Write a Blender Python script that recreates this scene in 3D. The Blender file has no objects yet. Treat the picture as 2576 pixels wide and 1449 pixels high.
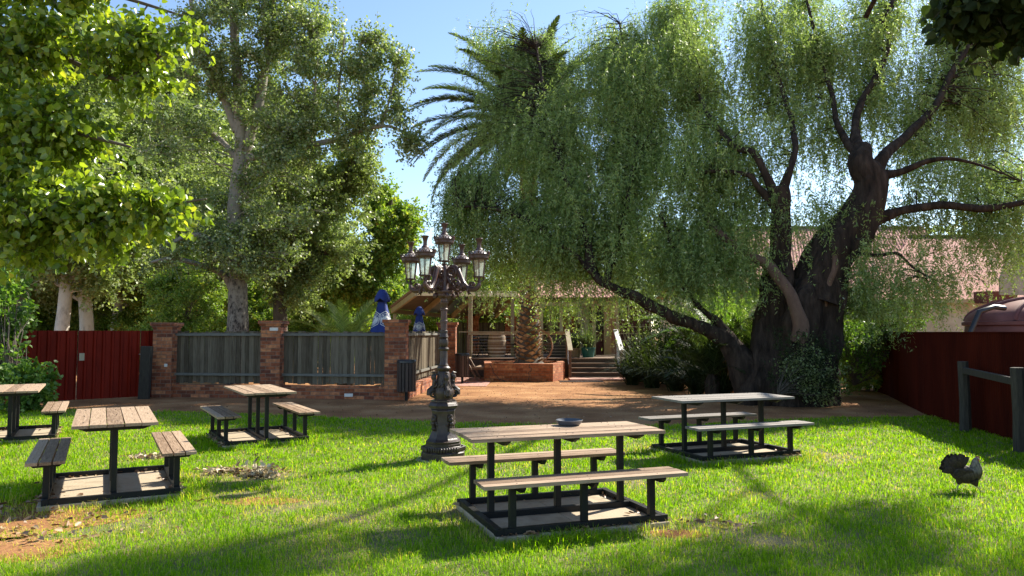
import bpy, math, random
import numpy as np
from mathutils import Vector, Matrix, noise as mnoise
R = math.radians
PI = math.pi
random.seed(7)
rg = np.random.default_rng(11)
scene = bpy.context.scene
COL = scene.collection

# ------------------------------------------------------------------ camera
CAMZ = 1.59
F = 1880.0                      # focal length in units of the 2576-wide photograph
PITCH = math.atan(110.5 / F)
cam = bpy.data.cameras.new("camera")
cam.sensor_width = 36
cam.lens = 36 * F / 2576
cam.clip_end = 2000
cam_o = bpy.data.objects.new("camera", cam)
cam_o.location = (0, 0, CAMZ)
cam_o.rotation_euler = (PI / 2 + PITCH, 0, 0)
COL.objects.link(cam_o)
scene.camera = cam_o

def ray(px, py):
    u = (px - 1288) / F
    v = (724.5 - py) / F
    c, s = math.cos(PITCH), math.sin(PITCH)
    return Vector((u, c - v * s, s + v * c))
def A(px, py, Y):
    d = ray(px, py)
    return Vector((0, 0, CAMZ)) + d * (Y / d.y)
def G(px, py, z=0.0):
    d = ray(px, py)
    return Vector((0, 0, CAMZ)) + d * ((z - CAMZ) / d.z)

# ------------------------------------------------------------------ materials
def newmat(name):
    m = bpy.data.materials.new(name)
    m.use_nodes = True
    nt = m.node_tree
    nt.nodes.clear()
    out = nt.nodes.new('ShaderNodeOutputMaterial')
    return m, nt, out
def N(nt, t, **kw):
    n = nt.nodes.new(t)
    for k, v in kw.items():
        setattr(n, k, v)
    return n
def ramp(nt, stops):
    r = N(nt, 'ShaderNodeValToRGB')
    e = r.color_ramp.elements
    while len(e) < len(stops):
        e.new(0.5)
    for i, (p, c) in enumerate(stops):
        e[i].position = p
        e[i].color = (*c, 1)
    return r
def pmat(name, c1, c2, scale=6.0, rough=0.6, bump=0.0, metal=0.0, stretch=(1, 1, 1), rnd=0.0, spec=0.5, detail=6, bscale=None, c3=None, coat=0.0, bdist=.02):
    m, nt, out = newmat(name)
    L = nt.links.new
    b = N(nt, 'ShaderNodeBsdfPrincipled')
    b.inputs['Roughness'].default_value = rough
    b.inputs['Metallic'].default_value = metal
    b.inputs['Specular IOR Level'].default_value = spec
    b.inputs['Coat Weight'].default_value = coat
    tc = N(nt, 'ShaderNodeTexCoord')
    mp = N(nt, 'ShaderNodeMapping')
    mp.inputs['Scale'].default_value = stretch
    L(tc.outputs['Object'], mp.inputs['Vector'])
    nz = N(nt, 'ShaderNodeTexNoise')
    nz.inputs['Scale'].default_value = scale
    nz.inputs['Detail'].default_value = detail
    nz.inputs['Roughness'].default_value = 0.65
    L(mp.outputs[0], nz.inputs['Vector'])
    stops = [(0.3, c1), (0.7, c2)] if c3 is None else [(0.25, c1), (0.5, c2), (0.75, c3)]
    rp = ramp(nt, stops)
    fac = nz.outputs['Fac']
    if rnd:
        at = N(nt, 'ShaderNodeAttribute')
        at.attribute_name = 'rnd'
        ma = N(nt, 'ShaderNodeMath', operation='MULTIPLY_ADD')
        ma.inputs[1].default_value = rnd
        sb = N(nt, 'ShaderNodeMath', operation='SUBTRACT')
        sb.inputs[1].default_value = 0.5
        L(at.outputs['Fac'], sb.inputs[0])
        L(sb.outputs[0], ma.inputs[0])
        L(fac, ma.inputs[2])
        fac = ma.outputs[0]
    L(fac, rp.inputs[0])
    L(rp.outputs[0], b.inputs['Base Color'])
    if bump:
        bp = N(nt, 'ShaderNodeBump')
        bp.inputs['Strength'].default_value = bump
        bp.inputs['Distance'].default_value = bdist
        if bscale:
            n2 = N(nt, 'ShaderNodeTexNoise')
            n2.inputs['Scale'].default_value = bscale
            n2.inputs['Detail'].default_value = 5
            L(mp.outputs[0], n2.inputs['Vector'])
            L(n2.outputs['Fac'], bp.inputs['Height'])
        else:
            L(nz.outputs['Fac'], bp.inputs['Height'])
        L(bp.outputs[0], b.inputs['Normal'])
    L(b.outputs[0], out.inputs[0])
    return m
def leafmat(name, stops, trans=0.4, rough=0.45, spec=0.4, tcol=None, big=0.0):
    """leaf: each leaf has its own tone (face attribute rnd); thin, lets light through"""
    m, nt, out = newmat(name)
    L = nt.links.new
    at = N(nt, 'ShaderNodeAttribute')
    at.attribute_name = 'rnd'
    rp = ramp(nt, stops)
    fac = at.outputs['Fac']
    if big:
        tc = N(nt, 'ShaderNodeTexCoord')
        nz = N(nt, 'ShaderNodeTexNoise')
        nz.inputs['Scale'].default_value = big
        nz.inputs['Detail'].default_value = 2
        L(tc.outputs['Object'], nz.inputs['Vector'])
        ma = N(nt, 'ShaderNodeMath', operation='MULTIPLY_ADD')
        ma.inputs[1].default_value = 0.9
        L(nz.outputs['Fac'], ma.inputs[0])
        sc = N(nt, 'ShaderNodeMath', operation='MULTIPLY_ADD')
        sc.inputs[1].default_value = 0.7
        sc.inputs[2].default_value = -0.3
        L(at.outputs['Fac'], sc.inputs[0])
        L(sc.outputs[0], ma.inputs[2])
        fac = ma.outputs[0]
    L(fac, rp.inputs[0])
    b = N(nt, 'ShaderNodeBsdfPrincipled')
    b.inputs['Roughness'].default_value = rough
    b.inputs['Specular IOR Level'].default_value = spec
    L(rp.outputs[0], b.inputs['Base Color'])
    t = N(nt, 'ShaderNodeBsdfTranslucent')
    hs = N(nt, 'ShaderNodeMix', data_type='RGBA', blend_type='MULTIPLY')
    hs.inputs[0].default_value = 1.0
    L(rp.outputs[0], hs.inputs[6])
    hs.inputs[7].default_value = (*(tcol or (1.5, 1.7, 0.5)), 1)
    L(hs.outputs[2], t.inputs['Color'])
    mx = N(nt, 'ShaderNodeMixShader')
    mx.inputs[0].default_value = trans
    L(b.outputs[0], mx.inputs[1])
    L(t.outputs[0], mx.inputs[2])
    L(mx.outputs[0], out.inputs[0])
    return m
def brickmat(name, ca, cb, mortar, cc=None):
    m, nt, out = newmat(name)
    L = nt.links.new
    uv = N(nt, 'ShaderNodeUVMap')
    uv.uv_map = 'UVMap'
    br = N(nt, 'ShaderNodeTexBrick')
    br.inputs['Scale'].default_value = 1
    br.inputs['Brick Width'].default_value = 0.24
    br.inputs['Row Height'].default_value = 0.086
    br.inputs['Mortar Size'].default_value = 0.006
    br.inputs['Mortar Smooth'].default_value = 0.3
    br.inputs['Color1'].default_value = (0, 0, 0, 1)
    br.inputs['Color2'].default_value = (1, 1, 1, 1)
    br.inputs['Mortar'].default_value = (0.5, 0.5, 0.5, 1)
    L(uv.outputs[0], br.inputs['Vector'])
    tc = N(nt, 'ShaderNodeTexCoord')
    nz = N(nt, 'ShaderNodeTexNoise')
    nz.inputs['Scale'].default_value = 14
    nz.inputs['Detail'].default_value = 8
    L(tc.outputs['Object'], nz.inputs['Vector'])
    rp = ramp(nt, [(0.0, ca), (0.45, cb), (0.8, cc or cb), (1.0, (cb[0]*1.6, cb[1]*2.2, cb[2]*2.4))])
    L(br.outputs['Color'], rp.inputs[0])
    mz = N(nt, 'ShaderNodeMix', data_type='RGBA', blend_type='MULTIPLY')
    mz.inputs[0].default_value = 0.85
    L(rp.outputs[0], mz.inputs[6])
    r2 = ramp(nt, [(0.3, (0.5, 0.5, 0.5)), (0.65, (1.25, 1.2, 1.15))])
    L(nz.outputs['Fac'], r2.inputs[0])
    L(r2.outputs[0], mz.inputs[7])
    mm = N(nt, 'ShaderNodeMix', data_type='RGBA')
    L(br.outputs['Fac'], mm.inputs[0])
    L(mz.outputs[2], mm.inputs[6])
    mm.inputs[7].default_value = (*mortar, 1)
    b = N(nt, 'ShaderNodeBsdfPrincipled')
    b.inputs['Roughness'].default_value = 0.85
    L(mm.outputs[2], b.inputs['Base Color'])
    bp = N(nt, 'ShaderNodeBump')
    bp.inputs['Strength'].default_value = 0.7
    bp.inputs['Distance'].default_value = 0.01
    iv = N(nt, 'ShaderNodeMath', operation='MULTIPLY_ADD')
    iv.inputs[1].default_value = -1.0
    L(br.outputs['Fac'], iv.inputs[0])
    L(nz.outputs['Fac'], iv.inputs[2])
    L(iv.outputs[0], bp.inputs['Height'])
    L(bp.outputs[0], b.inputs['Normal'])
    L(b.outputs[0], out.inputs[0])
    return m

M = {}
M['table_wood'] = pmat('table_wood', (.18, .115, .07), (.36, .25, .165), 5, .7, .25, stretch=(1.2, 14, 14), rnd=.45, c3=(.46, .34, .23), spec=.3)
M['grey_wood'] = pmat('grey_wood', (.11, .095, .08), (.26, .23, .20), 5, .75, .3, stretch=(1.2, 14, 14), rnd=.35)
M['steel'] = pmat('steel', (.006, .007, .007), (.014, .014, .013), 9, .55, .05, spec=.3)
M['concrete'] = pmat('concrete', (.26, .20, .13), (.44, .36, .25), 5, .9, .2, bscale=60, c3=(.38, .29, .20))
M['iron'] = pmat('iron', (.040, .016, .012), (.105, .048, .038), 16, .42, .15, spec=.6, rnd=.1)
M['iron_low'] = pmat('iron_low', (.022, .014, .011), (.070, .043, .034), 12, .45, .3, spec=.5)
M['red_paint'] = pmat('red_paint', (.15, .010, .004), (.26, .018, .007), 3, .55, .05, stretch=(1, 1, .3), spec=.12)
M['dark_red'] = pmat('dark_red', (.034, .0038, .0014), (.075, .0095, .0036), 2.5, .8, .05, stretch=(1, 1, .2), spec=.08)
M['paling'] = pmat('paling', (.070, .056, .038), (.13, .108, .076), 5, .9, .5, stretch=(8, 8, .6), rnd=.4, c3=(.20, .17, .122), spec=.15)
M['rail'] = pmat('rail', (.11, .11, .095), (.20, .195, .165), 5, .8, .2, stretch=(1, 8, 8))
M['dark_post'] = pmat('dark_post', (.020, .017, .012), (.066, .056, .042), 7, .85, .5, stretch=(8, 8, .8))
M['brick'] = brickmat('brick', (.14, .042, .022), (.33, .10, .04), (.22, .165, .12), (.46, .18, .08))
M['brick_orange'] = brickmat('brick_orange', (.30, .085, .03), (.40, .13, .05), (.24, .15, .09), (.48, .20, .09))
M['white'] = pmat('white', (.65, .63, .58), (.8, .79, .74), 8, .6)
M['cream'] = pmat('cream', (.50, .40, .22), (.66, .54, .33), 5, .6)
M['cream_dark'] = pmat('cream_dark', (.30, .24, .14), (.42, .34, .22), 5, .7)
M['ply'] = pmat('ply', (.16, .125, .09), (.24, .19, .14), 3, .7)
M['deck'] = pmat('deck', (.12, .07, .045), (.25, .165, .105), 5, .7, .2, stretch=(1, 9, 9), rnd=.3)
M['dark_wood'] = pmat('dark_wood', (.035, .022, .016), (.085, .055, .04), 6, .6, .2, stretch=(9, 9, 1), rnd=.4)
M['black'] = pmat('black', (.010, .010, .011), (.03, .03, .032), 9, .35)
M['barrel'] = pmat('barrel', (.16, .10, .055), (.30, .205, .12), 6, .6, .2, stretch=(6, 6, .6), rnd=.3)
M['hoop'] = pmat('hoop', (.42, .36, .27), (.55, .49, .39), 8, .5)
M['rust'] = pmat('rust', (.26, .12, .08), (.45, .27, .19), 14, .7, .1)
M['blue_cloth'] = pmat('blue_cloth', (.010, .022, .13), (.018, .045, .24), 4, .75)
M['cloth_white'] = pmat('cloth_white', (.6, .6, .58), (.74, .74, .72), 6, .8)
M['roof'] = pmat('roof', (.26, .085, .07), (.48, .28, .24), 1.1, .85, .05, c3=(.37, .15, .125), detail=9, spec=.05)
M['roof_pale'] = pmat('roof_pale', (.30, .28, .25), (.42, .39, .35), 3, .8, rnd=.1, c3=(.26, .09, .06), spec=.1)
M['wall_cream'] = pmat('wall_cream', (.45, .40, .30), (.6, .55, .44), 3, .8)
M['wall_red'] = pmat('wall_red', (.07, .012, .012), (.12, .02, .018), 4, .6)
M['tank'] = pmat('tank', (.12, .035, .028), (.20, .075, .062), 3, .5, spec=.3)
M['dish'] = pmat('dish', (.055, .065, .08), (.085, .095, .115), 12, .4)
M['teal'] = pmat('teal', (.010, .10, .09), (.015, .15, .13), 6, .5)
M['terracotta'] = pmat('terracotta', (.30, .22, .14), (.42, .33, .22), 8, .8)
M['cable'] = pmat('cable', (.55, .55, .53), (.7, .7, .68), 9, .3, metal=.8)
M['paver'] = pmat('paver', (.34, .16, .12), (.50, .28, .22), 4, .85, .1, bscale=50)
M['bark_dark'] = pmat('bark_dark', (.010, .008, .007), (.040, .028, .021), 7, .95, 1.0, stretch=(1, 1, .22), bscale=9, c3=(.085, .060, .044), spec=.12, bdist=.09)
M['bark_tan'] = pmat('bark_tan', (.085, .045, .028), (.17, .098, .062), 7, .85, .7, stretch=(1, 1, .5))
M['bark_branch'] = pmat('bark_branch', (.06, .048, .036), (.15, .12, .09), 5, .9, .5, stretch=(2, 2, .5))
M['palm_boss'] = pmat('palm_boss', (.14, .085, .045), (.33, .22, .12), 9, .9, .4, rnd=.6, c3=(.50, .38, .24), spec=.1)
M['glass'] = None
M['straw'] = leafmat('straw', [(0, (.28, .20, .11)), (.5, (.42, .33, .20)), (1, (.60, .52, .36))], .15, tcol=(1, 1, .8))
M['litter'] = leafmat('litter', [(0, (.12, .06, .03)), (.5, (.26, .15, .08)), (1, (.42, .30, .18))], .1, tcol=(1, 1, .8))
M['lf_mul'] = leafmat('lf_mul', [(0, (.05, .10, .015)), (.4, (.16, .25, .03)), (.8, (.30, .39, .05)), (1, (.52, .50, .10))], .5, .28, .7, tcol=(1.6, 1.55, .5))
M['lf_pop'] = leafmat('lf_pop', [(0, (.09, .13, .04)), (.45, (.20, .26, .095)), (.75, (.32, .38, .17)), (.88, (.60, .63, .46)), (1, (.74, .76, .62))], .40, .34, .6, tcol=(1.3, 1.45, .55))
M['lf_pep'] = leafmat('lf_pep', [(0, (.12, .17, .055)), (.5, (.28, .37, .12)), (.85, (.43, .51, .20)), (1, (.66, .70, .48))], .47, .42, .45, tcol=(1.15, 1.28, .6))
M['lf_bg'] = leafmat('lf_bg', [(0, (.11, .15, .05)), (.5, (.25, .31, .12)), (1, (.50, .55, .32))], .42, .42, .5, big=.25, tcol=(1.3, 1.45, .6))
M['lf_bgy'] = leafmat('lf_bgy', [(0, (.10, .16, .03)), (.55, (.21, .31, .07)), (.85, (.38, .42, .10)), (1, (.50, .30, .07))], .4, .5, .4)
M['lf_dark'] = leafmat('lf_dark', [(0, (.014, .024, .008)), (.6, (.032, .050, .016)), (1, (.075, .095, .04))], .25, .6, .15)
M['lf_bush'] = leafmat('lf_bush', [(0, (.06, .12, .02)), (.5, (.12, .22, .04)), (1, (.28, .38, .10))], .4, .45, .4)
M['lf_palm'] = leafmat('lf_palm', [(0, (.045, .070, .025)), (.5, (.080, .115, .04)), (1, (.16, .20, .08))], .25, .4, .5)
M['lf_palmy'] = leafmat('lf_palmy', [(0, (.14, .18, .05)), (.5, (.25, .30, .08)), (1, (.42, .45, .17))], .4, .45, .4)
M['hen_dark'] = pmat('hen_dark', (.010, .007, .005), (.035, .024, .016), 60, .8, .3, c3=(.075, .052, .034))
M['hen_red'] = pmat('hen_red', (.35, .05, .04), (.5, .10, .08), 20, .5)
M['hen_leg'] = pmat('hen_leg', (.30, .26, .16), (.45, .40, .26), 20, .5)
# poplar bark: pale with dark diamonds near the base
def poplar_bark():
    m, nt, out = newmat('poplar_bark')
    L = nt.links.new
    tc = N(nt, 'ShaderNodeTexCoord')
    mp = N(nt, 'ShaderNodeMapping')
    mp.inputs['Scale'].default_value = (1, 1, .55)
    L(tc.outputs['Object'], mp.inputs[0])
    v = N(nt, 'ShaderNodeTexNoise')
    v.inputs['Scale'].default_value = 9
    v.inputs['Detail'].default_value = 9
    v.inputs['Roughness'].default_value = .75
    L(mp.outputs[0], v.inputs['Vector'])
    sp = N(nt, 'ShaderNodeSeparateXYZ')
    L(tc.outputs['Object'], sp.inputs[0])
    mr = N(nt, 'ShaderNodeMapRange')
    mr.inputs[1].default_value = 0
    mr.inputs[2].default_value = 4.5
    mr.inputs[3].default_value = .10
    mr.inputs[4].default_value = -.10
    L(sp.outputs['Z'], mr.inputs[0])
    ad = N(nt, 'ShaderNodeMath', operation='ADD')
    L(v.outputs['Fac'], ad.inputs[0])
    L(mr.outputs[0], ad.inputs[1])
    rp = ramp(nt, [(0.42, (.27, .245, .195)), (.52, (.17, .15, .12)), (.6, (.028, .024, .02))])
    L(ad.outputs[0], rp.inputs[0])
    b = N(nt, 'ShaderNodeBsdfPrincipled')
    b.inputs['Roughness'].default_value = .85
    L(rp.outputs[0], b.inputs['Base Color'])
    bp = N(nt, 'ShaderNodeBump')
    bp.inputs['Strength'].default_value = .6
    bp.inputs['Distance'].default_value = .03
    L(v.outputs['Fac'], bp.inputs['Height'])
    L(bp.outputs[0], b.inputs['Normal'])
    L(b.outputs[0], out.inputs[0])
    return m
M['bark_pop'] = poplar_bark()
M['bark_white'] = pmat('bark_white', (.16, .14, .11), (.55, .51, .43), 4, .85, .4, stretch=(1, 1, .5), c3=(.66, .63, .55))
def glassmat():
    m, nt, out = newmat('glass')
    L = nt.links.new
    g = N(nt, 'ShaderNodeBsdfGlossy')
    g.inputs['Roughness'].default_value = .08
    g.inputs['Color'].default_value = (.8, .85, .82, 1)
    t = N(nt, 'ShaderNodeBsdfTransparent')
    t.inputs['Color'].default_value = (.80, .86, .82, 1)
    d = N(nt, 'ShaderNodeBsdfTranslucent')
    d.inputs['Color'].default_value = (.75, .80, .76, 1)
    m1 = N(nt, 'ShaderNodeMixShader')
    m1.inputs[0].default_value = .35
    L(t.outputs[0], m1.inputs[1]); L(d.outputs[0], m1.inputs[2])
    m2 = N(nt, 'ShaderNodeMixShader')
    m2.inputs[0].default_value = .12
    L(m1.outputs[0], m2.inputs[1]); L(g.outputs[0], m2.inputs[2])
    L(m2.outputs[0], out.inputs[0])
    return m
M['glass'] = glassmat()

# ------------------------------------------------------------------ mesh builder
class MB:
    def __init__(s):
        s.v = []; s.f = []; s.r = []; s.sm = []; s.m = []; s.mi = 0
    def add(s, vs, fs, smooth=False, r=None):
        o = len(s.v)
        r = random.random() if r is None else r
        s.v.extend([tuple(x) for x in vs])
        for f in fs:
            s.f.append(tuple(i + o for i in f)); s.r.append(r); s.sm.append(smooth); s.m.append(s.mi)
        return s
    def box(s, c, d, rot=None, r=None, tilt=None):
        hx, hy, hz = d[0] / 2, d[1] / 2, d[2] / 2
        vs = [Vector((x, y, z)) for x in (-hx, hx) for y in (-hy, hy) for z in (-hz, hz)]
        if rot is not None:
            mt = rot if isinstance(rot, Matrix) else Matrix.Rotation(rot, 3, 'Z')
            vs = [mt @ v for v in vs]
        vs = [v + Vector(c) for v in vs]
        return s.add(vs, [(0, 1, 3, 2), (4, 6, 7, 5), (0, 4, 5, 1), (2, 3, 7, 6), (0, 2, 6, 4), (1, 5, 7, 3)], False, r)
    def beam(s, p0, p1, w, h, up=(0, 0, 1), r=None):
        p0, p1 = Vector(p0), Vector(p1)
        d = (p1 - p0); L = d.length; d.normalize()
        u = Vector(up)
        x = d.cross(u)
        if x.length < 1e-4: x = d.cross(Vector((0, 1, 0)))
        x.normalize(); u = x.cross(d)
        mt = Matrix((x, d, u)).transposed()
        return s.box((p0 + p1) / 2, (w, L, h), mt, r)
    def tube(s, pts, rad, n=8, cap=True, smooth=True, r=None, wob=0.0, seed=0, wf=.12):
        pts = [Vector(p) for p in pts]
        if not hasattr(rad, '__len__'): rad = [rad] * len(pts)
        vs = []; fs = []
        nrm = None
        for i, p in enumerate(pts):
            a = pts[max(i - 1, 0)]; b = pts[min(i + 1, len(pts) - 1)]
            t = (b - a).normalized()
            if nrm is None:
                nrm = t.cross(Vector((0, 0, 1)))
                if nrm.length < .2: nrm = t.cross(Vector((0, 1, 0)))
            nrm = (nrm - t * nrm.dot(t)).normalized()
            bn = t.cross(nrm)
            for k in range(n):
                an = 2 * PI * k / n
                q = rad[i]
                if wob:
                    q *= 1 + wob * (mnoise.noise(Vector((math.cos(an) * 1.3, math.sin(an) * 1.3, i * wf + seed))) * 1.3 + .35 * math.sin(an * 5 + seed + i * wf * .5))
                vs.append(p + (nrm * math.cos(an) + bn * math.sin(an)) * q)
        for i in range(len(pts) - 1):
            for k in range(n):
                k2 = (k + 1) % n
                fs.append((i * n + k, i * n + k2, (i + 1) * n + k2, (i + 1) * n + k))
        if cap:
            fs.append(tuple(range(n))[::-1])
            fs.append(tuple((len(pts) - 1) * n + k for k in range(n)))
        return s.add(vs, fs, smooth, r)
    def lathe(s, prof, n=16, c=(0, 0, 0), smooth=True, a0=0, ell=1.0, r=None, mod=None):
        vs = []; fs = []
        for (rr, z) in prof:
            for k in range(n):
                a = a0 + 2 * PI * k / n
                q = rr * (mod(a, z) if mod else 1)
                vs.append((c[0] + q * math.cos(a), c[1] + q * math.sin(a) * ell, c[2] + z))
        for i in range(len(prof) - 1):
            for k in range(n):
                k2 = (k + 1) % n
                fs.append((i * n + k, i * n + k2, (i + 1) * n + k2, (i + 1) * n + k))
        fs.append(tuple(range(n))[::-1])
        fs.append(tuple((len(prof) - 1) * n + k for k in range(n)))
        return s.add(vs, fs, smooth, r)
    def ball(s, c, r, n=8, sx=1, sy=1, sz=1):
        vs = []; fs = []
        m = max(4, n // 2 + 1)
        for i in range(m + 1):
            ph = PI * i / m
            for k in range(n):
                a = 2 * PI * k / n
                vs.append((c[0] + r * sx * math.sin(ph) * math.cos(a), c[1] + r * sy * math.sin(ph) * math.sin(a), c[2] - r * sz * math.cos(ph)))
        for i in range(m):
            for k in range(n):
                k2 = (k + 1) % n
                fs.append((i * n + k, i * n + k2, (i + 1) * n + k2, (i + 1) * n + k))
        return s.add(vs, fs, True)
    def build(s, name, m, parent=None, bevel=0, loc=None, rz=None, sharp=35):
        me = bpy.data.meshes.new(name)
        me.from_pydata(s.v, [], s.f)
        me.polygons.foreach_set('use_smooth', s.sm)
        at = me.attributes.new('rnd', 'FLOAT', 'FACE')
        at.data.foreach_set('value', s.r)
        if any(s.sm): me.set_sharp_from_angle(angle=R(sharp))
        boxuv(me)
        for q in (m if isinstance(m, list) else [m]): me.materials.append(q)
        if s.mi: me.polygons.foreach_set('material_index', s.m)
        me.update()
        return link(name, me, parent, bevel, loc, rz)
def boxuv(me):
    nl = len(me.loops)
    if nl > 400000: return
    uv = me.uv_layers.new(name='UVMap')
    co = np.empty(len(me.vertices) * 3); me.vertices.foreach_get('co', co); co = co.reshape(-1, 3)
    vi = np.empty(nl, dtype=np.int32); me.loops.foreach_get('vertex_index', vi)
    nf = len(me.polygons)
    nr = np.empty(nf * 3); me.polygons.foreach_get('normal', nr); nr = np.abs(nr.reshape(-1, 3))
    lt = np.empty(nf, dtype=np.int32); me.polygons.foreach_get('loop_total', lt)
    ax = np.repeat(nr.argmax(1), lt)
    p = co[vi]
    u = np.where(ax == 0, p[:, 1], p[:, 0]); v = np.where(ax == 2, p[:, 1], p[:, 2])
    uv.data.foreach_set('uv', np.stack([u, v], 1).ravel())
def link(name, me, parent=None, bevel=0, loc=None, rz=None):
    o = bpy.data.objects.new(name, me)
    COL.objects.link(o)
    if parent: o.parent = parent
    if loc is not None: o.location = loc
    if rz is not None: o.rotation_euler = (0, 0, rz)
    if bevel:
        bv = o.modifiers.new('bevel', 'BEVEL'); bv.width = bevel; bv.segments = 2; bv.limit_method = 'ANGLE'; bv.harden_normals = False
    return o
def tag(o, label=None, cat=None, group=None, kind=None):
    if label: o['label'] = label
    if cat: o['category'] = cat
    if group: o['group'] = group
    if kind: o['kind'] = kind
    return o
def thing(name, label, cat, loc=(0, 0, 0), rz=0, group=None, scale=1):
    o = bpy.data.objects.new(name, None)
    o.empty_display_size = .2
    COL.objects.link(o)
    o.location = loc; o.rotation_euler = (0, 0, rz); o.scale = (scale,) * 3
    return tag(o, label, cat, group)
def copy_tree(o, parent=None, top=None):
    c = o.copy(); COL.objects.link(c)
    if parent: c.parent = parent
    for ch in list(o.children):
        copy_tree(ch, c)
    return c
def dup(o, label, loc, rz=0, scale=None, group=None):
    c = copy_tree(o)
    c.location = loc; c.rotation_euler = (0, 0, rz)
    if scale: c.scale = (scale,) * 3 if not hasattr(scale, '__len__') else scale
    c['label'] = label
    if group: c['group'] = group
    return c

# ------------------------------------------------------------------ numpy leaf meshes
def nrm(a):
    return a / np.maximum(np.linalg.norm(a, axis=1, keepdims=True), 1e-9)
def npmesh(name, V, counts, idx, m, rnd, smooth=False):
    me = bpy.data.meshes.new(name)
    me.vertices.add(len(V)); me.vertices.foreach_set('co', V.astype(np.float32).ravel())
    me.loops.add(len(idx)); me.loops.foreach_set('vertex_index', idx.astype(np.int32))
    st = np.concatenate([[0], np.cumsum(counts)[:-1]]).astype(np.int32)
    me.polygons.add(len(counts)); me.polygons.foreach_set('loop_start', st)
    me.update(calc_edges=True)
    at = me.attributes.new('rnd', 'FLOAT', 'FACE'); at.data.foreach_set('value', rnd.astype(np.float32))
    me.materials.append(m)
    return me
def leaves(P, D, Nn, L, W, shape='rhomb', fold=.18):
    """returns V (n,k,3), quads index pattern"""
    D = nrm(D); S = nrm(np.cross(D, Nn)); U = np.cross(S, D)
    L = L[:, None]; W = W[:, None]
    if shape == 'rhomb':
        V = np.stack([P, P + D * L * .42 + S * W * .5 + U * W * fold, P + D * L, P + D * L * .42 - S * W * .5 + U * W * fold], 1)
        pat = [(0, 1, 2, 3)]
    else:
        h = U * W * fold
        V = np.stack([P, P + D * L * .12 + S * W * .42 + h, P + D * L * .55 + S * W * .42 + h, P + D * L,
                      P + D * L * .55 - S * W * .42 + h, P + D * L * .12 - S * W * .42 + h], 1)
        pat = [(0, 1, 2, 3), (0, 3, 4, 5)]
    return V, pat
def leafmesh(name, V, pat, m, rnd):
    n, k, _ = V.shape
    idx = np.concatenate([np.arange(n)[:, None] * k + np.array(p)[None, :] for p in pat], 1).ravel()
    counts = np.full(n * len(pat), 4)
    return npmesh(name, V.reshape(-1, 3), counts, idx, m, np.repeat(rnd, len(pat)))
def rv(n, z=0.0):
    a = rg.normal(size=(n, 3)); a[:, 2] += z
    return nrm(a)
def blobs_sample(blobs, n, shell=.45):
    """blobs: list of (center, (rx,ry,rz), weight)"""
    w = np.array([b[2] for b in blobs], float); w /= w.sum()
    k = rg.choice(len(blobs), size=n, p=w)
    C = np.array([tuple(b[0]) for b in blobs])[k]; RR = np.array([b[1] for b in blobs])[k]
    rad = rg.uniform(shell, 1, n) ** (1 / 2.2)
    rad = np.clip(rad * rg.normal(1, .08, n), 0, 1.25)
    return C + rv(n) * rad[:, None] * RR
def BL(px, py, Y, rx, ry, rd=None, w=None):
    c = A(px, py, Y); s = Y / F
    RX, RZ = rx * s, ry * s
    RD = rd if rd else (RX + RZ) / 2
    return (c, (RX, RD, RZ), w if w else (RX * RZ * RD) ** .75)
def limb_points(limbs, step=.25):
    pts = []; rads = []
    for lp, lr in limbs:
        for i in range(len(lp) - 1):
            a, b = Vector(lp[i]), Vector(lp[i + 1])
            k = max(1, int((b - a).length / step))
            for j in range(k):
                t = j / k
                pts.append(a.lerp(b, t)); rads.append(lr[i] * (1 - t) + lr[i + 1] * t)
        pts.append(Vector(lp[-1])); rads.append(lr[-1])
    return np.array([tuple(p) for p in pts]), np.array(rads)
def smooth_path(pts, rad, sub=4):
    """Catmull-Rom"""
    P = [Vector(p) for p in pts]
    out = []; ro = []
    for i in range(len(P) - 1):
        p0 = P[max(i - 1, 0)]; p1 = P[i]; p2 = P[i + 1]; p3 = P[min(i + 2, len(P) - 1)]
        for j in range(sub):
            t = j / sub
            out.append(.5 * ((2 * p1) + (-p0 + p2) * t + (2 * p0 - 5 * p1 + 4 * p2 - p3) * t * t + (-p0 + 3 * p1 - 3 * p2 + p3) * t ** 3))
            ro.append(rad[i] * (1 - t) + rad[i + 1] * t)
    out.append(P[-1]); ro.append(rad[-1])
    return out, ro
def grow(mb, limbs, targets, up_pen=1.6, r0=.035, rise=.15, wig=.12, sides=4):
    """thin branches from the nearest limb point to every target; returns sample points for twigs"""
    LP, LR = limb_points(limbs)
    st, en = [], []
    for T in targets:
        d = LP - T
        dist = np.linalg.norm(d, axis=1) + up_pen * np.maximum(d[:, 2], 0)
        j = int(np.argmin(dist))
        a = Vector(LP[j]); b = Vector(T)
        L = (b - a).length
        if L < .05: continue
        rr = min(r0 * (.5 + .25 * L), max(LR[j] * .8, .012))
        pts = []; m = 5
        off = Vector(rg.normal(size=3)) * wig * L
        for i in range(m):
            t = i / (m - 1)
            p = a.lerp(b, t) + Vector((0, 0, rise * L)) * math.sin(PI * t) + off * math.sin(PI * t) * .6 + Vector(rg.normal(size=3)) * .03 * L * (0 < i < m - 1)
            pts.append(p)
        mb.tube(pts, [rr * (1 - .8 * i / (m - 1)) for i in range(m)], sides, cap=False, smooth=True)
        for i in range(2, m):
            st.append(pts[i - 1]); en.append(pts[i])
    return np.array([tuple(p) for p in st]), np.array([tuple(p) for p in en])
def twigs_from(st, en, per, length, bias=(0, 0, 0), spread=1.0):
    n = len(st) * per
    k = np.repeat(np.arange(len(st)), per)
    t = rg.uniform(0, 1, n)[:, None]
    P = st[k] * (1 - t) + en[k] * t
    D = nrm(rv(n) * spread + nrm(en[k] - st[k]) * .6 + np.array(bias))
    Ln = length * rg.uniform(.5, 1.3, n)
    return P, D, Ln
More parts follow.
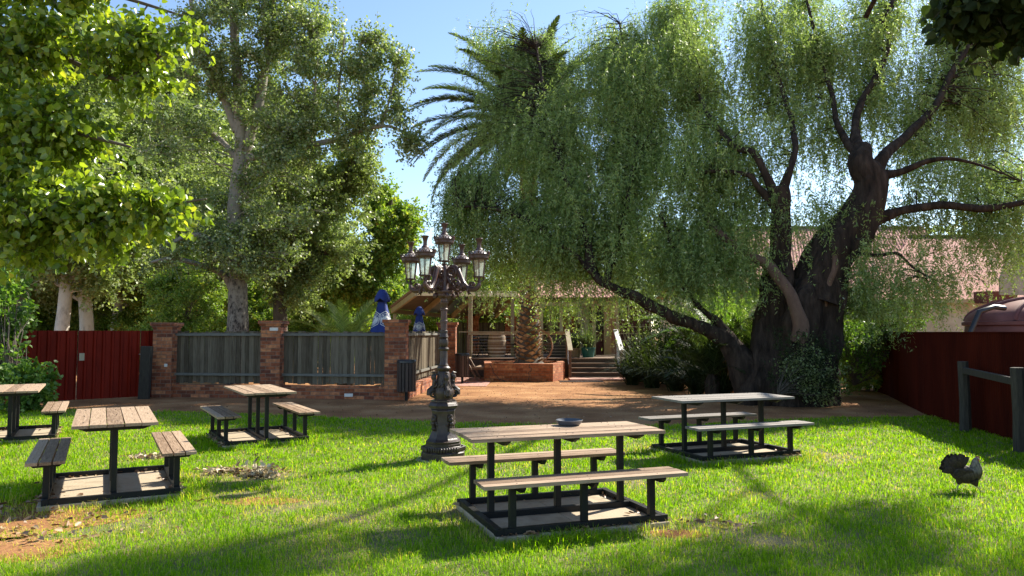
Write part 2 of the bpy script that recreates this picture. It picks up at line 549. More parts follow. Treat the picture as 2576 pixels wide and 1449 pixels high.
def leaves_on(P, D, Ln, m, size, wr, droop=.0, ldir=(0, 0, 0), off=.05, shape='rhomb', jit=1.0, clump=.35, nz=.6):
    n = len(P)
    k = np.repeat(np.arange(n), m)
    t = rg.uniform(.1, 1, n * m)
    pos = P[k] + D[k] * (Ln[k] * t)[:, None]
    pos[:, 2] -= droop * Ln[k] * t ** 2
    pos += rg.normal(size=(n * m, 3)) * off
    LD = nrm(rv(n * m) * jit + D[k] * .5 + np.array(ldir))
    NN = rv(n * m, nz)
    s = size * rg.uniform(.65, 1.3, n * m)
    V, pat = leaves(pos, LD, NN, s, s * wr, shape)
    cl = rg.uniform(0, 1, n)
    rnd = np.clip(rg.uniform(0, 1, n * m) * (1 - clump) + cl[k] * clump, 0, 1)
    return V, pat, rnd
def segs_to_mb(mb, P, D, Ln, droop, rad=.004, frac=1.0):
    """thin twigs as 3-sided prisms"""
    for i in range(len(P)):
        if frac < 1 and random.random() > frac: continue
        p = Vector(P[i]); d = Vector(D[i]); L = float(Ln[i])
        q = [p + d * L * t + Vector((0, 0, -droop * L * t * t)) for t in (0, .5, 1)]
        mb.tube(q, [rad, rad * .8, rad * .4], 3, cap=False, smooth=False)

# ------------------------------------------------------------------ world and sun
SUN_EL, SUN_AZ = R(40), R(49)        # azimuth clockwise from +Y (the view direction)
w = bpy.data.worlds.new("World"); scene.world = w; w.use_nodes = True
wn = w.node_tree; wn.nodes.clear()
sky = wn.nodes.new('ShaderNodeTexSky'); sky.sky_type = 'NISHITA'; sky.sun_disc = False
sky.sun_elevation = SUN_EL; sky.sun_rotation = SUN_AZ
sky.air_density = 1.0; sky.dust_density = .3; sky.ozone_density = 2.2
bg = wn.nodes.new('ShaderNodeBackground'); bg.inputs[1].default_value = 0.105
wo = wn.nodes.new('ShaderNodeOutputWorld')
wn.links.new(sky.outputs[0], bg.inputs[0]); wn.links.new(bg.outputs[0], wo.inputs[0])
sl = bpy.data.lights.new('sun', 'SUN'); sl.energy = 5.0; sl.angle = R(.53); sl.color = (1, .93, .80)
so = bpy.data.objects.new('sun', sl); COL.objects.link(so)
sd = Vector((math.sin(SUN_AZ) * math.cos(SUN_EL), math.cos(SUN_AZ) * math.cos(SUN_EL), math.sin(SUN_EL)))
so.rotation_euler = sd.to_track_quat('Z', 'Y').to_euler()
so.location = (10, 10, 30)
vs = scene.view_settings
vs.view_transform = 'Standard'; vs.look = 'None'; vs.gamma = 1; vs.exposure = 1.18
cy = scene.cycles
cy.max_bounces = 8; cy.diffuse_bounces = 5; cy.transmission_bounces = 6; cy.transparent_max_bounces = 8; cy.glossy_bounces = 3
cy.caustics_reflective = False; cy.caustics_refractive = False
cy.use_denoising = True
cy.sample_clamp_indirect = 6

# ------------------------------------------------------------------ ground
def dirtmat():
    m, nt, out = newmat('dirt')
    L = nt.links.new
    tc = N(nt, 'ShaderNodeTexCoord')
    n1 = N(nt, 'ShaderNodeTexNoise'); n1.inputs['Scale'].default_value = 1.1; n1.inputs['Detail'].default_value = 8
    n2 = N(nt, 'ShaderNodeTexNoise'); n2.inputs['Scale'].default_value = 38; n2.inputs['Detail'].default_value = 6; n2.inputs['Roughness'].default_value = .8
    L(tc.outputs['Object'], n1.inputs[0]); L(tc.outputs['Object'], n2.inputs[0])
    r1 = ramp(nt, [(.3, (.21, .095, .038)), (.5, (.32, .155, .065)), (.7, (.43, .24, .11))])
    L(n1.outputs[0], r1.inputs[0])
    r2 = ramp(nt, [(.35, (.62, .55, .5)), (.5, (1, 1, 1)), (.66, (1.35, 1.3, 1.2))])
    L(n2.outputs[0], r2.inputs[0])
    mx = N(nt, 'ShaderNodeMix', data_type='RGBA', blend_type='MULTIPLY'); mx.inputs[0].default_value = 1
    L(r1.outputs[0], mx.inputs[6]); L(r2.outputs[0], mx.inputs[7])
    b = N(nt, 'ShaderNodeBsdfPrincipled'); b.inputs['Roughness'].default_value = .95; b.inputs['Specular IOR Level'].default_value = .2
    L(mx.outputs[2], b.inputs['Base Color'])
    bp = N(nt, 'ShaderNodeBump'); bp.inputs['Strength'].default_value = .5; bp.inputs['Distance'].default_value = .02
    L(n2.outputs[0], bp.inputs['Height']); L(bp.outputs[0], b.inputs['Normal'])
    L(b.outputs[0], out.inputs[0])
    return m
M['dirt'] = dirtmat()
M['soil'] = pmat('soil', (.055, .085, .018), (.16, .14, .06), 3, .95, .4, bscale=50, c3=(.28, .20, .11))
g = MB()
g.add([(-400, -100, 0), (400, -100, 0), (400, 900, 0), (-400, 900, 0)], [(0, 1, 2, 3)])
tag(g.build('ground', M['dirt']), kind='structure')

EDGE = [(-16, 16.3), (-10.2, 15.9), (-8, 15.0), (-6, 14.9), (-3.1, 13.9), (-.9, 13.2), (1.5, 12.7), (3.2, 12.9), (4.4, 13.5), (5.9, 13.9), (7.8, 14.1), (9, 14.2)]
ex = np.array([e[0] for e in EDGE]); ey = np.array([e[1] for e in EDGE])
def lawn_edge(x):
    return np.interp(x, ex, ey)
FENCE = [(6.05, 2.0), (7.29, 10.64), (7.72, 13.3), (8.0, 14.6), (9.41, 18.8), (9.9, 20.6)]   # foot of the right-hand fence
fx = np.array([f[0] for f in FENCE]); fy = np.array([f[1] for f in FENCE])
def fence_x(y):
    return np.interp(y, fy, fx)
lv = [(x, y + .1 * mnoise.noise(Vector((x * 2, 0, 0)))) for x, y in [(xx, float(lawn_edge(xx))) for xx in np.linspace(-16, 7.7, 90)]]
lawn = MB()
lawn.add([(x, y, .004) for x, y in lv] + [(7.2, 10, .004), (6, 2, .004), (6, -8, .004), (-16, -8, .004)], [tuple(range(len(lv) + 4))[::-1]])
tag(lawn.build('lawn_soil', M['soil']), kind='structure')

def patch(px, py, rx, ry, seed):
    p = G(px, py); b = MB(); n = 40
    b.add([(p.x, p.y, .0065)] + [(p.x + rx * (1 + .45 * mnoise.noise(Vector((math.cos(a) * 2, math.sin(a) * 2, seed)))) * math.cos(a), p.y + ry * (1 + .45 * mnoise.noise(Vector((math.cos(a) * 2, math.sin(a) * 2, seed + 5)))) * math.sin(a), .0065) for a in [2 * PI * k / n for k in range(n)]], [(0, k + 1, (k + 1) % n + 1) for k in range(n)])
    tag(b.build('dirt_patch', M['dirt']), kind='structure')
patch(40, 1300, 1.1, .75, 1); patch(15, 1385, .6, .35, 9); patch(650, 1262, .4, .16, 3); patch(1710, 1345, .22, .12, 7)
SLABS = []      # (cx, cy, angle, half) filled by tables
TABLES = [(.39, 6.50, 19.3), (-4.02, 7.62, -61.2), (-7.49, 11.33, -61.0), (-3.76, 11.15, -60.0), (2.75, 9.80, 21.0)]
# bare / dry patches on the lawn: px, py, radius m, strength
DRY = [(640, 1200, .45, .9), (520, 1200, .35, .7), (700, 1270, .5, .75), (820, 1310, .4, .5), (370, 1155, .3, .55), (80, 1310, .8, .85), (20, 1380, .5, .9), (170, 1290, .5, .8),
       (1790, 1325, .35, .8), (1700, 1345, .25, .9), (1180, 1310, .28, .9), (1640, 1130, .4, .7), (1250, 1350, .3, .5), (2050, 1150, .5, .6), (1560, 1215, .4, .6), (250, 1330, .5, .5), (640, 1250, .4, .6),
       (1150, 1290, .25, .8), (1300, 1180, .4, .4), (900, 1380, .6, .25), (1900, 1250, .3, .3)]
DRYW = [(G(a, b).x, G(a, b).y, r, s) for a, b, r, s in DRY] + [(-4.9, 6.4, .7, .85), (-5.6, 6.0, .9, .9), (-1.0, 5.85, .25, .9), (1.95, 5.75, .3, .8)]
def grass():
    n = 560000
    # density falls with distance so blades stay about equally dense on the picture
    y = 3.2 * (17.0 / 3.2) ** rg.uniform(0, 1, n) ** 0.92
    x = rg.uniform(-1, 1, n) * (y * .78 + 1.2)
    ed = lawn_edge(x)
    k = (y < ed + rg.normal(0, .07, n)) & (x < fence_x(y) - .03) & (x > -14)
    x, y = x[k], y[k]
    dry = np.zeros(len(x))
    for cx, cy_, r, s in DRYW:
        d = ((x - cx) ** 2 + ((y - cy_) * 1.25) ** 2) / r ** 2
        dry = np.maximum(dry, s * np.exp(-d * 1.2))
    # organic unevenness
    q = np.sin(x * 3.1 + np.sin(y * 2.3) * 2) * np.sin(y * 2.7 + np.sin(x * 1.9) * 1.7) * .5 + .5
    dry = np.clip(dry * (.6 + .8 * q) + .10 * q, 0, 1)
    keep = rg.uniform(0, 1, len(x)) > dry * .80
    for tx, ty, ta in TABLES:
        c, s_ = math.cos(R(ta)), math.sin(R(ta))
        u = (x - tx) * c + (y - ty) * s_; v = -(x - tx) * s_ + (y - ty) * c
        jit = rg.normal(0, .03, len(x))
        keep &= ~((np.abs(u) < .74 + jit) & (np.abs(v) < .60 + jit))
    keep &= ((x + .86) ** 2 + (y - 9.45) ** 2) > .30 ** 2
    x, y, dry = x[keep], y[keep], dry[keep]
    n = len(x)
    sc = np.clip(y / 6.5, .75, 2.0)
    # tufts: blades lean with a slowly varying direction
    th = rg.uniform(0, 2 * PI, n)
    lean = rg.uniform(.15, 1.1, n)
    tall = .75 + .5 * (np.sin(x * 7.3 + 2 * np.sin(y * 5.1)) * .5 + .5)
    H = rg.uniform(.026, .068, n) * tall * (1 - .5 * dry)
    W = rg.uniform(.0038, .0068, n) * sc
    # longer blades crowd along slab and frame edges
    edge = np.zeros(n, bool)
    for tx, ty, ta in TABLES:
        c, s_ = math.cos(R(ta)), math.sin(R(ta))
        u = (x - tx) * c + (y - ty) * s_; v = -(x - tx) * s_ + (y - ty) * c
        edge |= (np.abs(u) < .98) & (np.abs(v) < .86)
    H = np.where(edge, H * 1.7, H)
    P = np.stack([x, y, np.zeros(n)], 1)
    dirv = np.stack([np.cos(th), np.sin(th), np.zeros(n)], 1)
    side = np.stack([-np.sin(th), np.cos(th), np.zeros(n)], 1)
    tw = rg.normal(0, .5, n)[:, None]
    side = nrm(side + dirv * tw)
    mid = P + dirv * (H * lean * .35)[:, None]; mid[:, 2] += H * .62
    tip = P + dirv * (H * lean * 1.2)[:, None]; tip[:, 2] += H * (1.05 - .35 * lean)
    w2 = (W * .5)[:, None]
    V = np.stack([P - side * w2, P + side * w2, mid + side * w2 * .8, mid - side * w2 * .8, tip], 1)
    base = np.arange(n)[:, None] * 5
    idx = np.concatenate([base + np.array([0, 1, 2, 3]), base + np.array([3, 2, 4])], 1).ravel()
    counts = np.tile([4, 3], n)
    tone = np.clip(rg.normal(.45, .2, n) + (q[keep] - .5) * .15, 0, .88)
    tone = np.where(rg.uniform(0, 1, n) < dry * .8 + .04, rg.uniform(.92, 1, n), tone)
    return npmesh('grass', V.reshape(-1, 3), counts, idx, M['grass'], np.repeat(tone, 2))
M['grass'] = leafmat('grass', [(0, (.075, .17, .003)), (.45, (.21, .38, .006)), (.85, (.36, .54, .014)), (.93, (.52, .46, .12)), (1, (.60, .50, .24))], .5, .55, .15, tcol=(1.5, 1.6, .3))
tag(link('lawn_grass', grass()), 'bright green short lawn around the picnic tables', 'grass', kind='stuff')

# fallen leaves and bark scattered on the dirt
def litter():
    n = 4200
    y = rg.uniform(13.0, 26, n); x = rg.uniform(-12, 10, n)
    k = (y > lawn_edge(x) - .2) & ((y < 17.2) | (x > -2.2)) & (x < fence_x(np.minimum(y, 20)))
    x, y = x[k], y[k]
    # on slabs
    for tx, ty, ta in TABLES:
        c, s_ = math.cos(R(ta)), math.sin(R(ta))
        m_ = 150
        u = rg.uniform(-.74, .74, m_); v = rg.choice([-1, 1], m_) * (.62 - np.abs(rg.normal(0, .07, m_)))
        sw = rg.uniform(0, 1, m_) < .3
        u2 = np.where(sw, np.sign(u) * (.72 - np.abs(rg.normal(0, .06, m_))), u); v2 = np.where(sw, rg.uniform(-.6, .6, m_), v)
        x = np.append(x, tx + u2 * c - v2 * s_); y = np.append(y, ty + u2 * s_ + v2 * c)
    n = len(x)
    P = np.stack([x, y, np.full(n, .012)], 1)
    sl_ = n - 150 * len(TABLES)
    P[sl_:, 2] = .058
    # leaf debris on the lawn
    ex_ = []
    for a, b, k_, r in [(650, 1195, 150, .11), (560, 1190, 60, .12), (370, 1155, 40, .10), (20, 1340, 160, .6), (60, 1270, 120, .5), (600, 1125, 12, .05), (1790, 1322, 25, .15), (330, 1070, 8, .05)]:
        p = G(a, b)
        q = rg.normal(size=(k_, 2)) * r * .7
        ex_.append(np.stack([p.x + q[:, 0] * 1.6, p.y + q[:, 1], rg.uniform(.01, .05, k_) * (1.3 if k_ == 150 else 1)], 1))
    P = np.concatenate([P] + ex_)
    n = len(P)
    D = rv(n); D[:, 2] *= .25
    lsz = np.where(P[:, 1] > 12.5, .55, 1.0)
    V, pat = leaves(P, D, rv(n, 2.0), rg.uniform(.03, .085, n) * lsz, rg.uniform(.02, .05, n) * lsz, 'heart', .25)
    V[:, :, 2] = np.maximum(V[:, :, 2], .006)
    return leafmesh('litter', V, pat, M['litter'], rg.uniform(0, 1, n))
tag(link('leaf_litter', litter()), 'dry brown fallen leaves scattered over dirt and slabs', 'leaf litter', kind='stuff')

# dead weed stalk standing by the leaf pile
p = G(645, 1212)
t = MB()
t.tube([(0, 0, 0), (.01, 0, .12), (0, .01, .26)], [.004, .003, .002], 5)
wd = thing('weed_stalk', 'thin dry weed stalk beside the pile of pale leaves on the lawn', 'weed', (p.x, p.y, 0))
t.build('stem', M['dark_wood'], wd)
q = rg.normal(size=(26, 3)) * (.02, .02, .03) + np.array([0, 0, .1])
q[13:, 2] += .15
V, pat = leaves(q, rv(26), rv(26), np.full(26, .03), np.full(26, .018), 'rhomb')
link('leaf_head', leafmesh('weed_leaves', V, pat, M['litter'], rg.uniform(0, .6, 26)), wd)
# pale leaf heap (countable heap as one pile)
def pile(px, py, n, rx, rz, label):
    p = G(px, py)
    q = rg.normal(size=(n, 3)) * (rx, rx * .6, rz); q[:, 2] = np.abs(q[:, 2]) + .01
    V, pat = leaves(q, rv(n), rv(n, 1), rg.uniform(.04, .08, n), rg.uniform(.025, .05, n), 'heart', .3)
    V[:, :, 2] = np.maximum(V[:, :, 2], .006)
    o = link('leaf_pile', leafmesh('leaf_pile', V, pat, M['straw'], rg.uniform(.3, 1, n)), loc=(p.x, p.y, 0))
    tag(o, label, 'leaf pile', 'piles of dead leaves on the lawn')
pile(655, 1200, 130, .10, .06, 'pale heap of dead leaves at the foot of the thin weed stalk')
pile(568, 1192, 70, .13, .04, 'dead leaf heap left of the weed stalk, half sunk in grass')
pile(372, 1156, 60, .11, .025, 'small flat scatter of dead leaves behind the nearest left table')

# ------------------------------------------------------------------ picnic tables with fixed benches
def table_proto(wood):
    root = thing('picnic_table', 'x', 'picnic table', group='picnic tables with fixed benches on the lawn')
    LN = 1.72
    def planks(cy0, n, wdt, gap, z, th, skew=0):
        b = MB()
        tot = n * wdt + (n - 1) * gap
        for i in range(n):
            y = cy0 - tot / 2 + wdt / 2 + i * (wdt + gap)
            l = LN + random.uniform(-.012, .012)
            mt = Matrix.Rotation(random.uniform(-.004, .004), 3, 'X') @ Matrix.Rotation(random.uniform(-.002, .002) + skew * (i - 1), 3, 'Z')
            b.box((random.uniform(-.006, .006), y, z - th / 2 + random.uniform(-.002, .002)), (l, wdt, th), mt)
        return b
    b = planks(0, 5, .134, .008, .752, .028); b.mi = 1
    for x in (-.6, 0, .6):
        for i in range(5):
            for dx in (-.03, .03): b.lathe([(.006, .7525), (.006, .7545), (.002, .7555)], 6, (x + dx, -.284 + i * .142 + .02, 0))
    b.build('tabletop', [wood, M['steel']], root, bevel=.003)
    for s in (-1, 1):
        b = planks(s * .54, 3, .092, .011, .452, .028, .003 if s < 0 else 0); b.mi = 1
        for x in (-.6, 0, .6):
            for i in range(3): b.lathe([(.006, .4525), (.006, .4545)], 6, (x + .03 * (i % 2), s * .54 - .103 + i * .103, 0))
        b.build('seat', [wood, M['steel']], root, bevel=.003)
    def wedge(x, y, half, z, h, wd_):      # cross battens under the boards, ends cut on the slant
        b = MB(); vs = []
        for sx in (-wd_ / 2, wd_ / 2):
            vs += [(x + sx, y - half, z), (x + sx, y + half, z), (x + sx, y + half, z - h * .25), (x + sx, y + half * .72, z - h), (x + sx, y - half * .72, z - h), (x + sx, y - half, z - h * .25)]
        b.add(vs, [(0, 1, 2, 3, 4, 5)[::-1], (6, 7, 8, 9, 10, 11)] + [(i, (i + 1) % 6, 6 + (i + 1) % 6, 6 + i) for i in range(6)])
        b.build('batten', M['steel'], root)
    for x in (-.6, 0, .6):
        wedge(x + .045, 0, .33, .7235, .05, .035)
        for s in (-1, 1): wedge(x + .045, s * .54, .14, .4235, .045, .035)
    for x in (-.6, 0, .6):
        b = MB(); b.box((x, 0, (.7235 + .10) / 2), (.052, .052, .7235 - .10)); b.build('leg', M['steel'], root, bevel=.004)
        for s in (-1, 1):
            b = MB(); b.box((x, s * .54, (.4235 + .10) / 2), (.052, .052, .4235 - .10)); b.build('leg', M['steel'], root, bevel=.004)
    b = MB()
    for s in (-1, 1):
        b.box((0, s * .54, .0755), (1.36, .052, .049))
        b.box((s * .705, 0, .0755), (.052, 1.024, .049))
    b.box((0, 0, .0735), (1.356, .052, .053))
    for s in (-1, 1):
        for q in (-1, 1):
            b.box((s * .71, q * .54, .0755), (.06, .054, .051))
    b.build('base_frame', M['steel'], root, bevel=.003)
    return root
tb = table_proto(M['table_wood'])
tb2 = table_proto(M['grey_wood'])
TL = ['nearest picnic table, pale boards, with a dark dish on its top',
      'brown picnic table nearest on the left, left bench half in shadow',
      'leftmost picnic table, cut by the frame edge beside the leafy bush',
      'picnic table between lamp post and leftmost brick pillars, fourth bench row back',
      'weathered grey picnic table in the shade before the gnarled tree']
TL[3] = 'picnic table left of the lamp post, its top seen before the middle brick pillar'
sl0 = None
SLL = ['concrete slab under the nearest picnic table, striped with shadow', 'concrete slab under the brown table at left front', 'concrete slab under the leftmost picnic table',
       'concrete slab under the table before the middle brick pillar', 'shaded concrete slab under the weathered grey table']
for i, (tx, ty, ta) in enumerate(TABLES):
    if i == 0: o = tb; o.location = (tx, ty, 0); o.rotation_euler = (0, 0, R(ta))
    elif i == 4: o = tb2; o.location = (tx, ty, 0); o.rotation_euler = (0, 0, R(ta))
    else: o = dup(tb, '', (tx, ty, 0), R(ta))
    o['label'] = TL[i]
    b = MB()
    b.box((-.37, 0, .0255), (.735, 1.20, .05), r=.2); b.box((.37, 0, .0255), (.735, 1.20, .048), r=.2)
    if sl0 is None:
        sl0 = b.build('concrete_slab', M['concrete'], bevel=.006); s_ = sl0
    else:
        s_ = sl0.copy(); COL.objects.link(s_)
    s_.location = (tx, ty, 0); s_.rotation_euler = (0, 0, R(ta))
    tag(s_, SLL[i], 'slab', 'concrete slabs under the picnic tables')
# dark dish on the nearest table
p = G(1432, 1069, .755)
b = MB()
b.lathe([(.075, .002), (.098, .006), (.115, .03), (.122, .046), (.118, .048), (.109, .03), (.092, .012), (.0, .010)], 40)
tag(b.build('dish', M['dish'], loc=(p.x, p.y, .755)), 'round dark grey saucer dish on the nearest table', 'dish')

# ------------------------------------------------------------------ cast iron lamp post
lp = thing('lamp_post', 'ornate dark cast iron lamp post with five lanterns in the lawn', 'lamp post', (-.86, 9.45, 0))
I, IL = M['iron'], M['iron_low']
b = MB()
b.lathe([(.285, 0), (.285, .10), (.270, .112)], 8, a0=R(22.5), smooth=False)
for k in range(48):      # egg moulding round the octagon
    a = 2 * PI * k / 48
    rr = .262 / math.cos(((a - R(0)) % R(45)) - R(22.5)) * math.cos(R(22.5)) * 1.02
    b.ball((rr * math.cos(a), rr * math.sin(a), .142), .017, 6, sz=1.9)
b.lathe([(.252, .112), (.240, .172), (.232, .178), (.232, .205), (.222, .21), (.228, .236), (.205, .25), (.185, .28), (.162, .33), (.150, .36), (.146, .57), (.150, .60), (.162, .635), (.190, .655), (.195, .675), (.178, .70), (.170, .715), (.160, .722), (.160, .74), (.12, .745)], 8, a0=R(22.5), smooth=False)
b.build('base', IL, lp, bevel=.004)
b = MB()
for k in range(4):       # lion-mask like bosses and leaf swags on the die
    a = R(22.5 + 20) + k * PI / 2
    for dz, q, rr in ((.50, .036, .150), (.455, .028, .162), (.42, .022, .155), (.55, .022, .15), (.39, .03, .148)):
        b.ball((rr * math.cos(a), rr * math.sin(a), dz), q, 8)
    for s in (-1, 1):
        for j in range(5):
            aa = a + s * (.13 + .06 * j)
            b.ball((.146 * math.cos(aa), .146 * math.sin(aa), .54 - .03 * j + .02 * math.sin(j * 2)), .018, 6)
b.build('mask_ornament', IL, lp)
def spiral(b, c, ax, r0, turns=1.6, tube=.011, up=Vector((0, 0, 1)), start=0, sgn=1, thick=None):
    pts = []; rad = []
    m = int(turns * 12)
    for i in range(m + 1):
        t = i / m; a = start + sgn * turns * 2 * PI * t; rr = r0 * (1 - .85 * t)
        pts.append(Vector(c) + ax * rr * math.cos(a) + up * rr * math.sin(a)); rad.append(tube * (1 - .5 * t))
    b.tube(pts, rad, 6)
b = MB()
b.lathe([(.115, .742), (.12, .78), (.135, .82), (.125, .87), (.10, .92), (.088, 1.0), (.08, 1.07), (.07, 1.09)], 16)
for k in range(18):
    a = 2 * PI * k / 18
    b.beam((.128 * math.cos(a), .128 * math.sin(a), .905), (.12 * math.cos(a + .25), .12 * math.sin(a + .25), .935), .016, .016)
for k in range(4):       # scrolled console brackets with figure heads
    a = R(-68 + 90 * k); ax = Vector((math.cos(a), math.sin(a), 0)); sd_ = Vector((-math.sin(a), math.cos(a), 0))
    for o_ in (-.028, .028):
        spiral(b, ax * .135 + sd_ * o_ + Vector((0, 0, .815)), ax, .058, 1.7, .017)
        spiral(b, ax * .105 + sd_ * o_ + Vector((0, 0, .955)), ax, .034, 1.3, .013, start=PI, sgn=-1)
    b.tube([ax * .19 + Vector((0, 0, .80)), ax * .185 + Vector((0, 0, .86)), ax * .13 + Vector((0, 0, .91)), ax * .12 + Vector((0, 0, .97)), ax * .125 + Vector((0, 0, 1.03)), ax * .10 + Vector((0, 0, 1.07))], [.03, .034, .026, .026, .03, .018], 8)
    b.ball(ax * .128 + Vector((0, 0, 1.025)), .036, 8, sz=1.25)
    b.tube([ax * .11 + Vector((0, 0, 1.05)), ax * .128 + Vector((0, 0, 1.085)), ax * .165 + Vector((0, 0, 1.078))], [.02, .016, .004], 6)
b.build('console', IL, lp)
b = MB()
b.lathe([(.062, 1.075), (.062, 1.095), (.075, 1.105), (.086, 1.125), (.086, 1.14), (.070, 1.158), (.058, 1.166), (.06, 1.175), (.048, 1.20), (.050, 1.30), (.046, 1.352), (.062, 1.362), (.068, 1.378), (.062, 1.392), (.046, 1.40)], 16, mod=lambda a, z: 1 + (.05 * math.sin(a * 8) if 1.10 < z < 1.16 else .06 * math.sin(a * 4 + z * 30) if 1.2 < z < 1.35 else 0))
b.lathe([(.042, 1.40), (.055, 1.42), (.060, 1.46), (.052, 1.50), (.040, 1.51), (.060, 1.525), (.050, 1.555), (.045, 1.575), (.05, 1.58), (.05, 1.605), (.043, 1.61)], 16, mod=lambda a, z: 1 + (.07 * math.sin(a * 6) if 1.41 < z < 1.50 else 0))
b.build('lower_column', IL, lp)
b = MB()
b.lathe([(.042, 1.61), (.040, 1.80), (.040, 1.86), (.052, 1.865), (.052, 1.88), (.042, 1.89), (.046, 1.93), (.058, 1.95), (.058, 1.965), (.045, 1.975), (.044, 2.01), (.055, 2.02)], 16, mod=lambda a, z: 1 + (.06 * math.sin(a * 8) if z < 1.85 else 0))
b.lathe([(.05, 2.015), (.085, 2.025), (.10, 2.045), (.10, 2.07), (.115, 2.08), (.122, 2.10), (.118, 2.115), (.07, 2.12), (.055, 2.16), (.05, 2.25), (.058, 2.33), (.045, 2.40), (.03, 2.44), (.035, 2.455)], 16)
for k in range(4):
    a = R(22 + 90 * k)
    b.ball((.118 * math.cos(a), .118 * math.sin(a), 2.045), .032, 8, sz=1.2)
b.lathe([(.044, 1.70), (.050, 1.705), (.050, 1.735), (.044, 1.74)], 12)
b.build('upper_column', I, lp)
def lantern(c, s=1.0):
    ln = MB()
    # glass cage frame
    n = 6
    for k in range(n):
        a = PI / 6 + 2 * PI * k / n
        p0 = Vector((.056 * math.cos(a), .056 * math.sin(a), 0)); p1 = Vector((.080 * math.cos(a), .080 * math.sin(a), .20))
        ln.beam(p0, p1, .010, .010)
        ln.ball(p0 * 1.16 + Vector((0, 0, .0)), .009, 6)
    ln.lathe([(.02, -.012), (.062, -.010), (.066, 0), (.058, .004)], 12, smooth=False)
    fr = ln
    gl = MB(); gl.lathe([(.052, .004), (.076, .199)], 6, a0=PI / 6, smooth=False)
    gl.f = gl.f[:6]; gl.r = gl.r[:6]; gl.sm = gl.sm[:6]
    cr = MB()
    cr.lathe([(.080, .194), (.100, .198), (.106, .212), (.112, .216), (.114, .246), (.124, .252), (.124, .262), (.112, .266), (.085, .268)], 18)
    for k in range(18):   # pierced cresting
        a = 2 * PI * (k + .5) / 18
        for t in range(7):
            a1 = PI * t / 6; a2 = PI * (t + 1) / 6
            if t == 6: break
            f = lambda q: Vector((.125 * math.cos(a + .15 * math.cos(q)), .125 * math.sin(a + .15 * math.cos(q)), .262 + .032 * math.sin(q)))
            cr.beam(f(a1), f(a2), .005, .007)
    for k in range(6):
        a = 2 * PI * k / 6 + PI / 6
        cr.beam((.112 * math.cos(a), .112 * math.sin(a), .25), (.135 * math.cos(a), .135 * math.sin(a), .29), .012, .014)
    dm = MB(); dm.lathe([(.100, .262), (.090, .278), (.068, .298), (.046, .311), (.036, .316)], 18)
    fn = MB(); fn.lathe([(.040, .312), (.045, .320), (.038, .330), (.028, .338), (.023, .36), (.024, .39), (.032, .42), (.046, .448), (.042, .452), (.012, .425)], 12, mod=lambda a, z: 1 + (.2 * math.sin(a * 6) if z > .43 else 0))
    bk = MB()
    bk.lathe([(.018, -.07), (.022, -.05), (.014, -.03), (.02, -.012)], 10)
    for k in range(3):
        a = PI / 6 + 2 * PI * k / 3; d = Vector((math.cos(a), math.sin(a), 0))
        bk.tube([d * .062 + Vector((0, 0, -.008)), d * .060 + Vector((0, 0, -.035)), d * .036 + Vector((0, 0, -.055)), d * .012 + Vector((0, 0, -.06))], [.006, .008, .007, .006], 6)
    cd = MB(); cd.lathe([(.011, 0), (.011, .085), (.006, .10), (.001, .11)], 10)
    f_ = fr.build('lantern', I, lp)
    f_.location = c; f_.scale = (s,) * 3
    for nm, mb_, mt in (('glass', gl, M['glass']), ('crown_band', cr, I), ('cap', dm, M['iron_cap']), ('finial', fn, I), ('bracket', bk, I), ('candle_bulb', cd, M['cloth_white'])):
        mb_.build(nm, mt, f_)
    return f_
M['iron_cap'] = pmat('iron_cap', (.20, .155, .13), (.34, .28, .25), 12, .35, .05, spec=.8)
lan = lantern((0, 0, 2.49), 1.06)
for a_ in (-23, -113, 157, 67):
    a = R(a_); ax = Vector((math.cos(a), math.sin(a), 0)); sd_ = Vector((-math.sin(a), math.cos(a), 0)); Z = Vector((0, 0, 1))
    l2 = copy_tree(lan, lp); l2.location = ax * .49 + Z * 2.275
    b = MB()
    pts, rad = smooth_path([ax * .03 + Z * 2.24, ax * .05 + Z * 2.35, ax * .11 + Z * 2.41, ax * .18 + Z * 2.39, ax * .225 + Z * 2.30, ax * .28 + Z * 2.19, ax * .36 + Z * 2.125, ax * .44 + Z * 2.125, ax * .485 + Z * 2.165, ax * .49 + Z * 2.21],
                           [.02, .024, .028, .03, .031, .030, .032, .034, .03, .016], 3)
    b.tube(pts, rad, 8)
    b.tube([ax * .16 + Z * 2.405, ax * .21 + Z * 2.40, ax * .255 + Z * 2.425], [.02, .014, .003], 6)
    for o_ in (-.018, .018):
        spiral(b, ax * .115 + sd_ * o_ + Z * 2.335, ax, .072, 1.8, .018, start=PI * .6, sgn=-1)
        spiral(b, ax * .40 + sd_ * o_ + Z * 2.180, ax, .040, 1.4, .014, start=-PI / 2, sgn=-1)
        spiral(b, ax * .16 + sd_ * o_ + Z * 2.20, ax, .05, 1.3, .014, start=0, sgn=1)
    for j in range(9):     # acanthus leaves under the arm
        t = j / 8; c = ax * (.10 + .24 * t) + Z * (2.22 - .10 * t + .03 * math.sin(j * 2.1))
        for k in (-1, 1):
            b.ball(c + sd_ * k * .02 + Z * random.uniform(-.02, .02), .019, 6, sz=1.5)
            b.beam(c, c + sd_ * k * .035 - Z * .03 + ax * .02, .02, .008)
    b.tube([ax * .05 + Z * 2.12, ax * .12 + Z * 2.14, ax * .20 + Z * 2.10, ax * .27 + Z * 2.14], [.02, .022, .018, .008], 6)
    b.tube([ax * .04 + Z * 2.30, ax * .08 + Z * 2.22, ax * .15 + Z * 2.15, ax * .22 + Z * 2.19], [.02, .026, .02, .01], 6)
    b.build('arm', I, lp)
b = MB(); b.lathe([(.36, 0.0), (.36, .012), (.35, .014)], 8, a0=R(22.5), smooth=False)
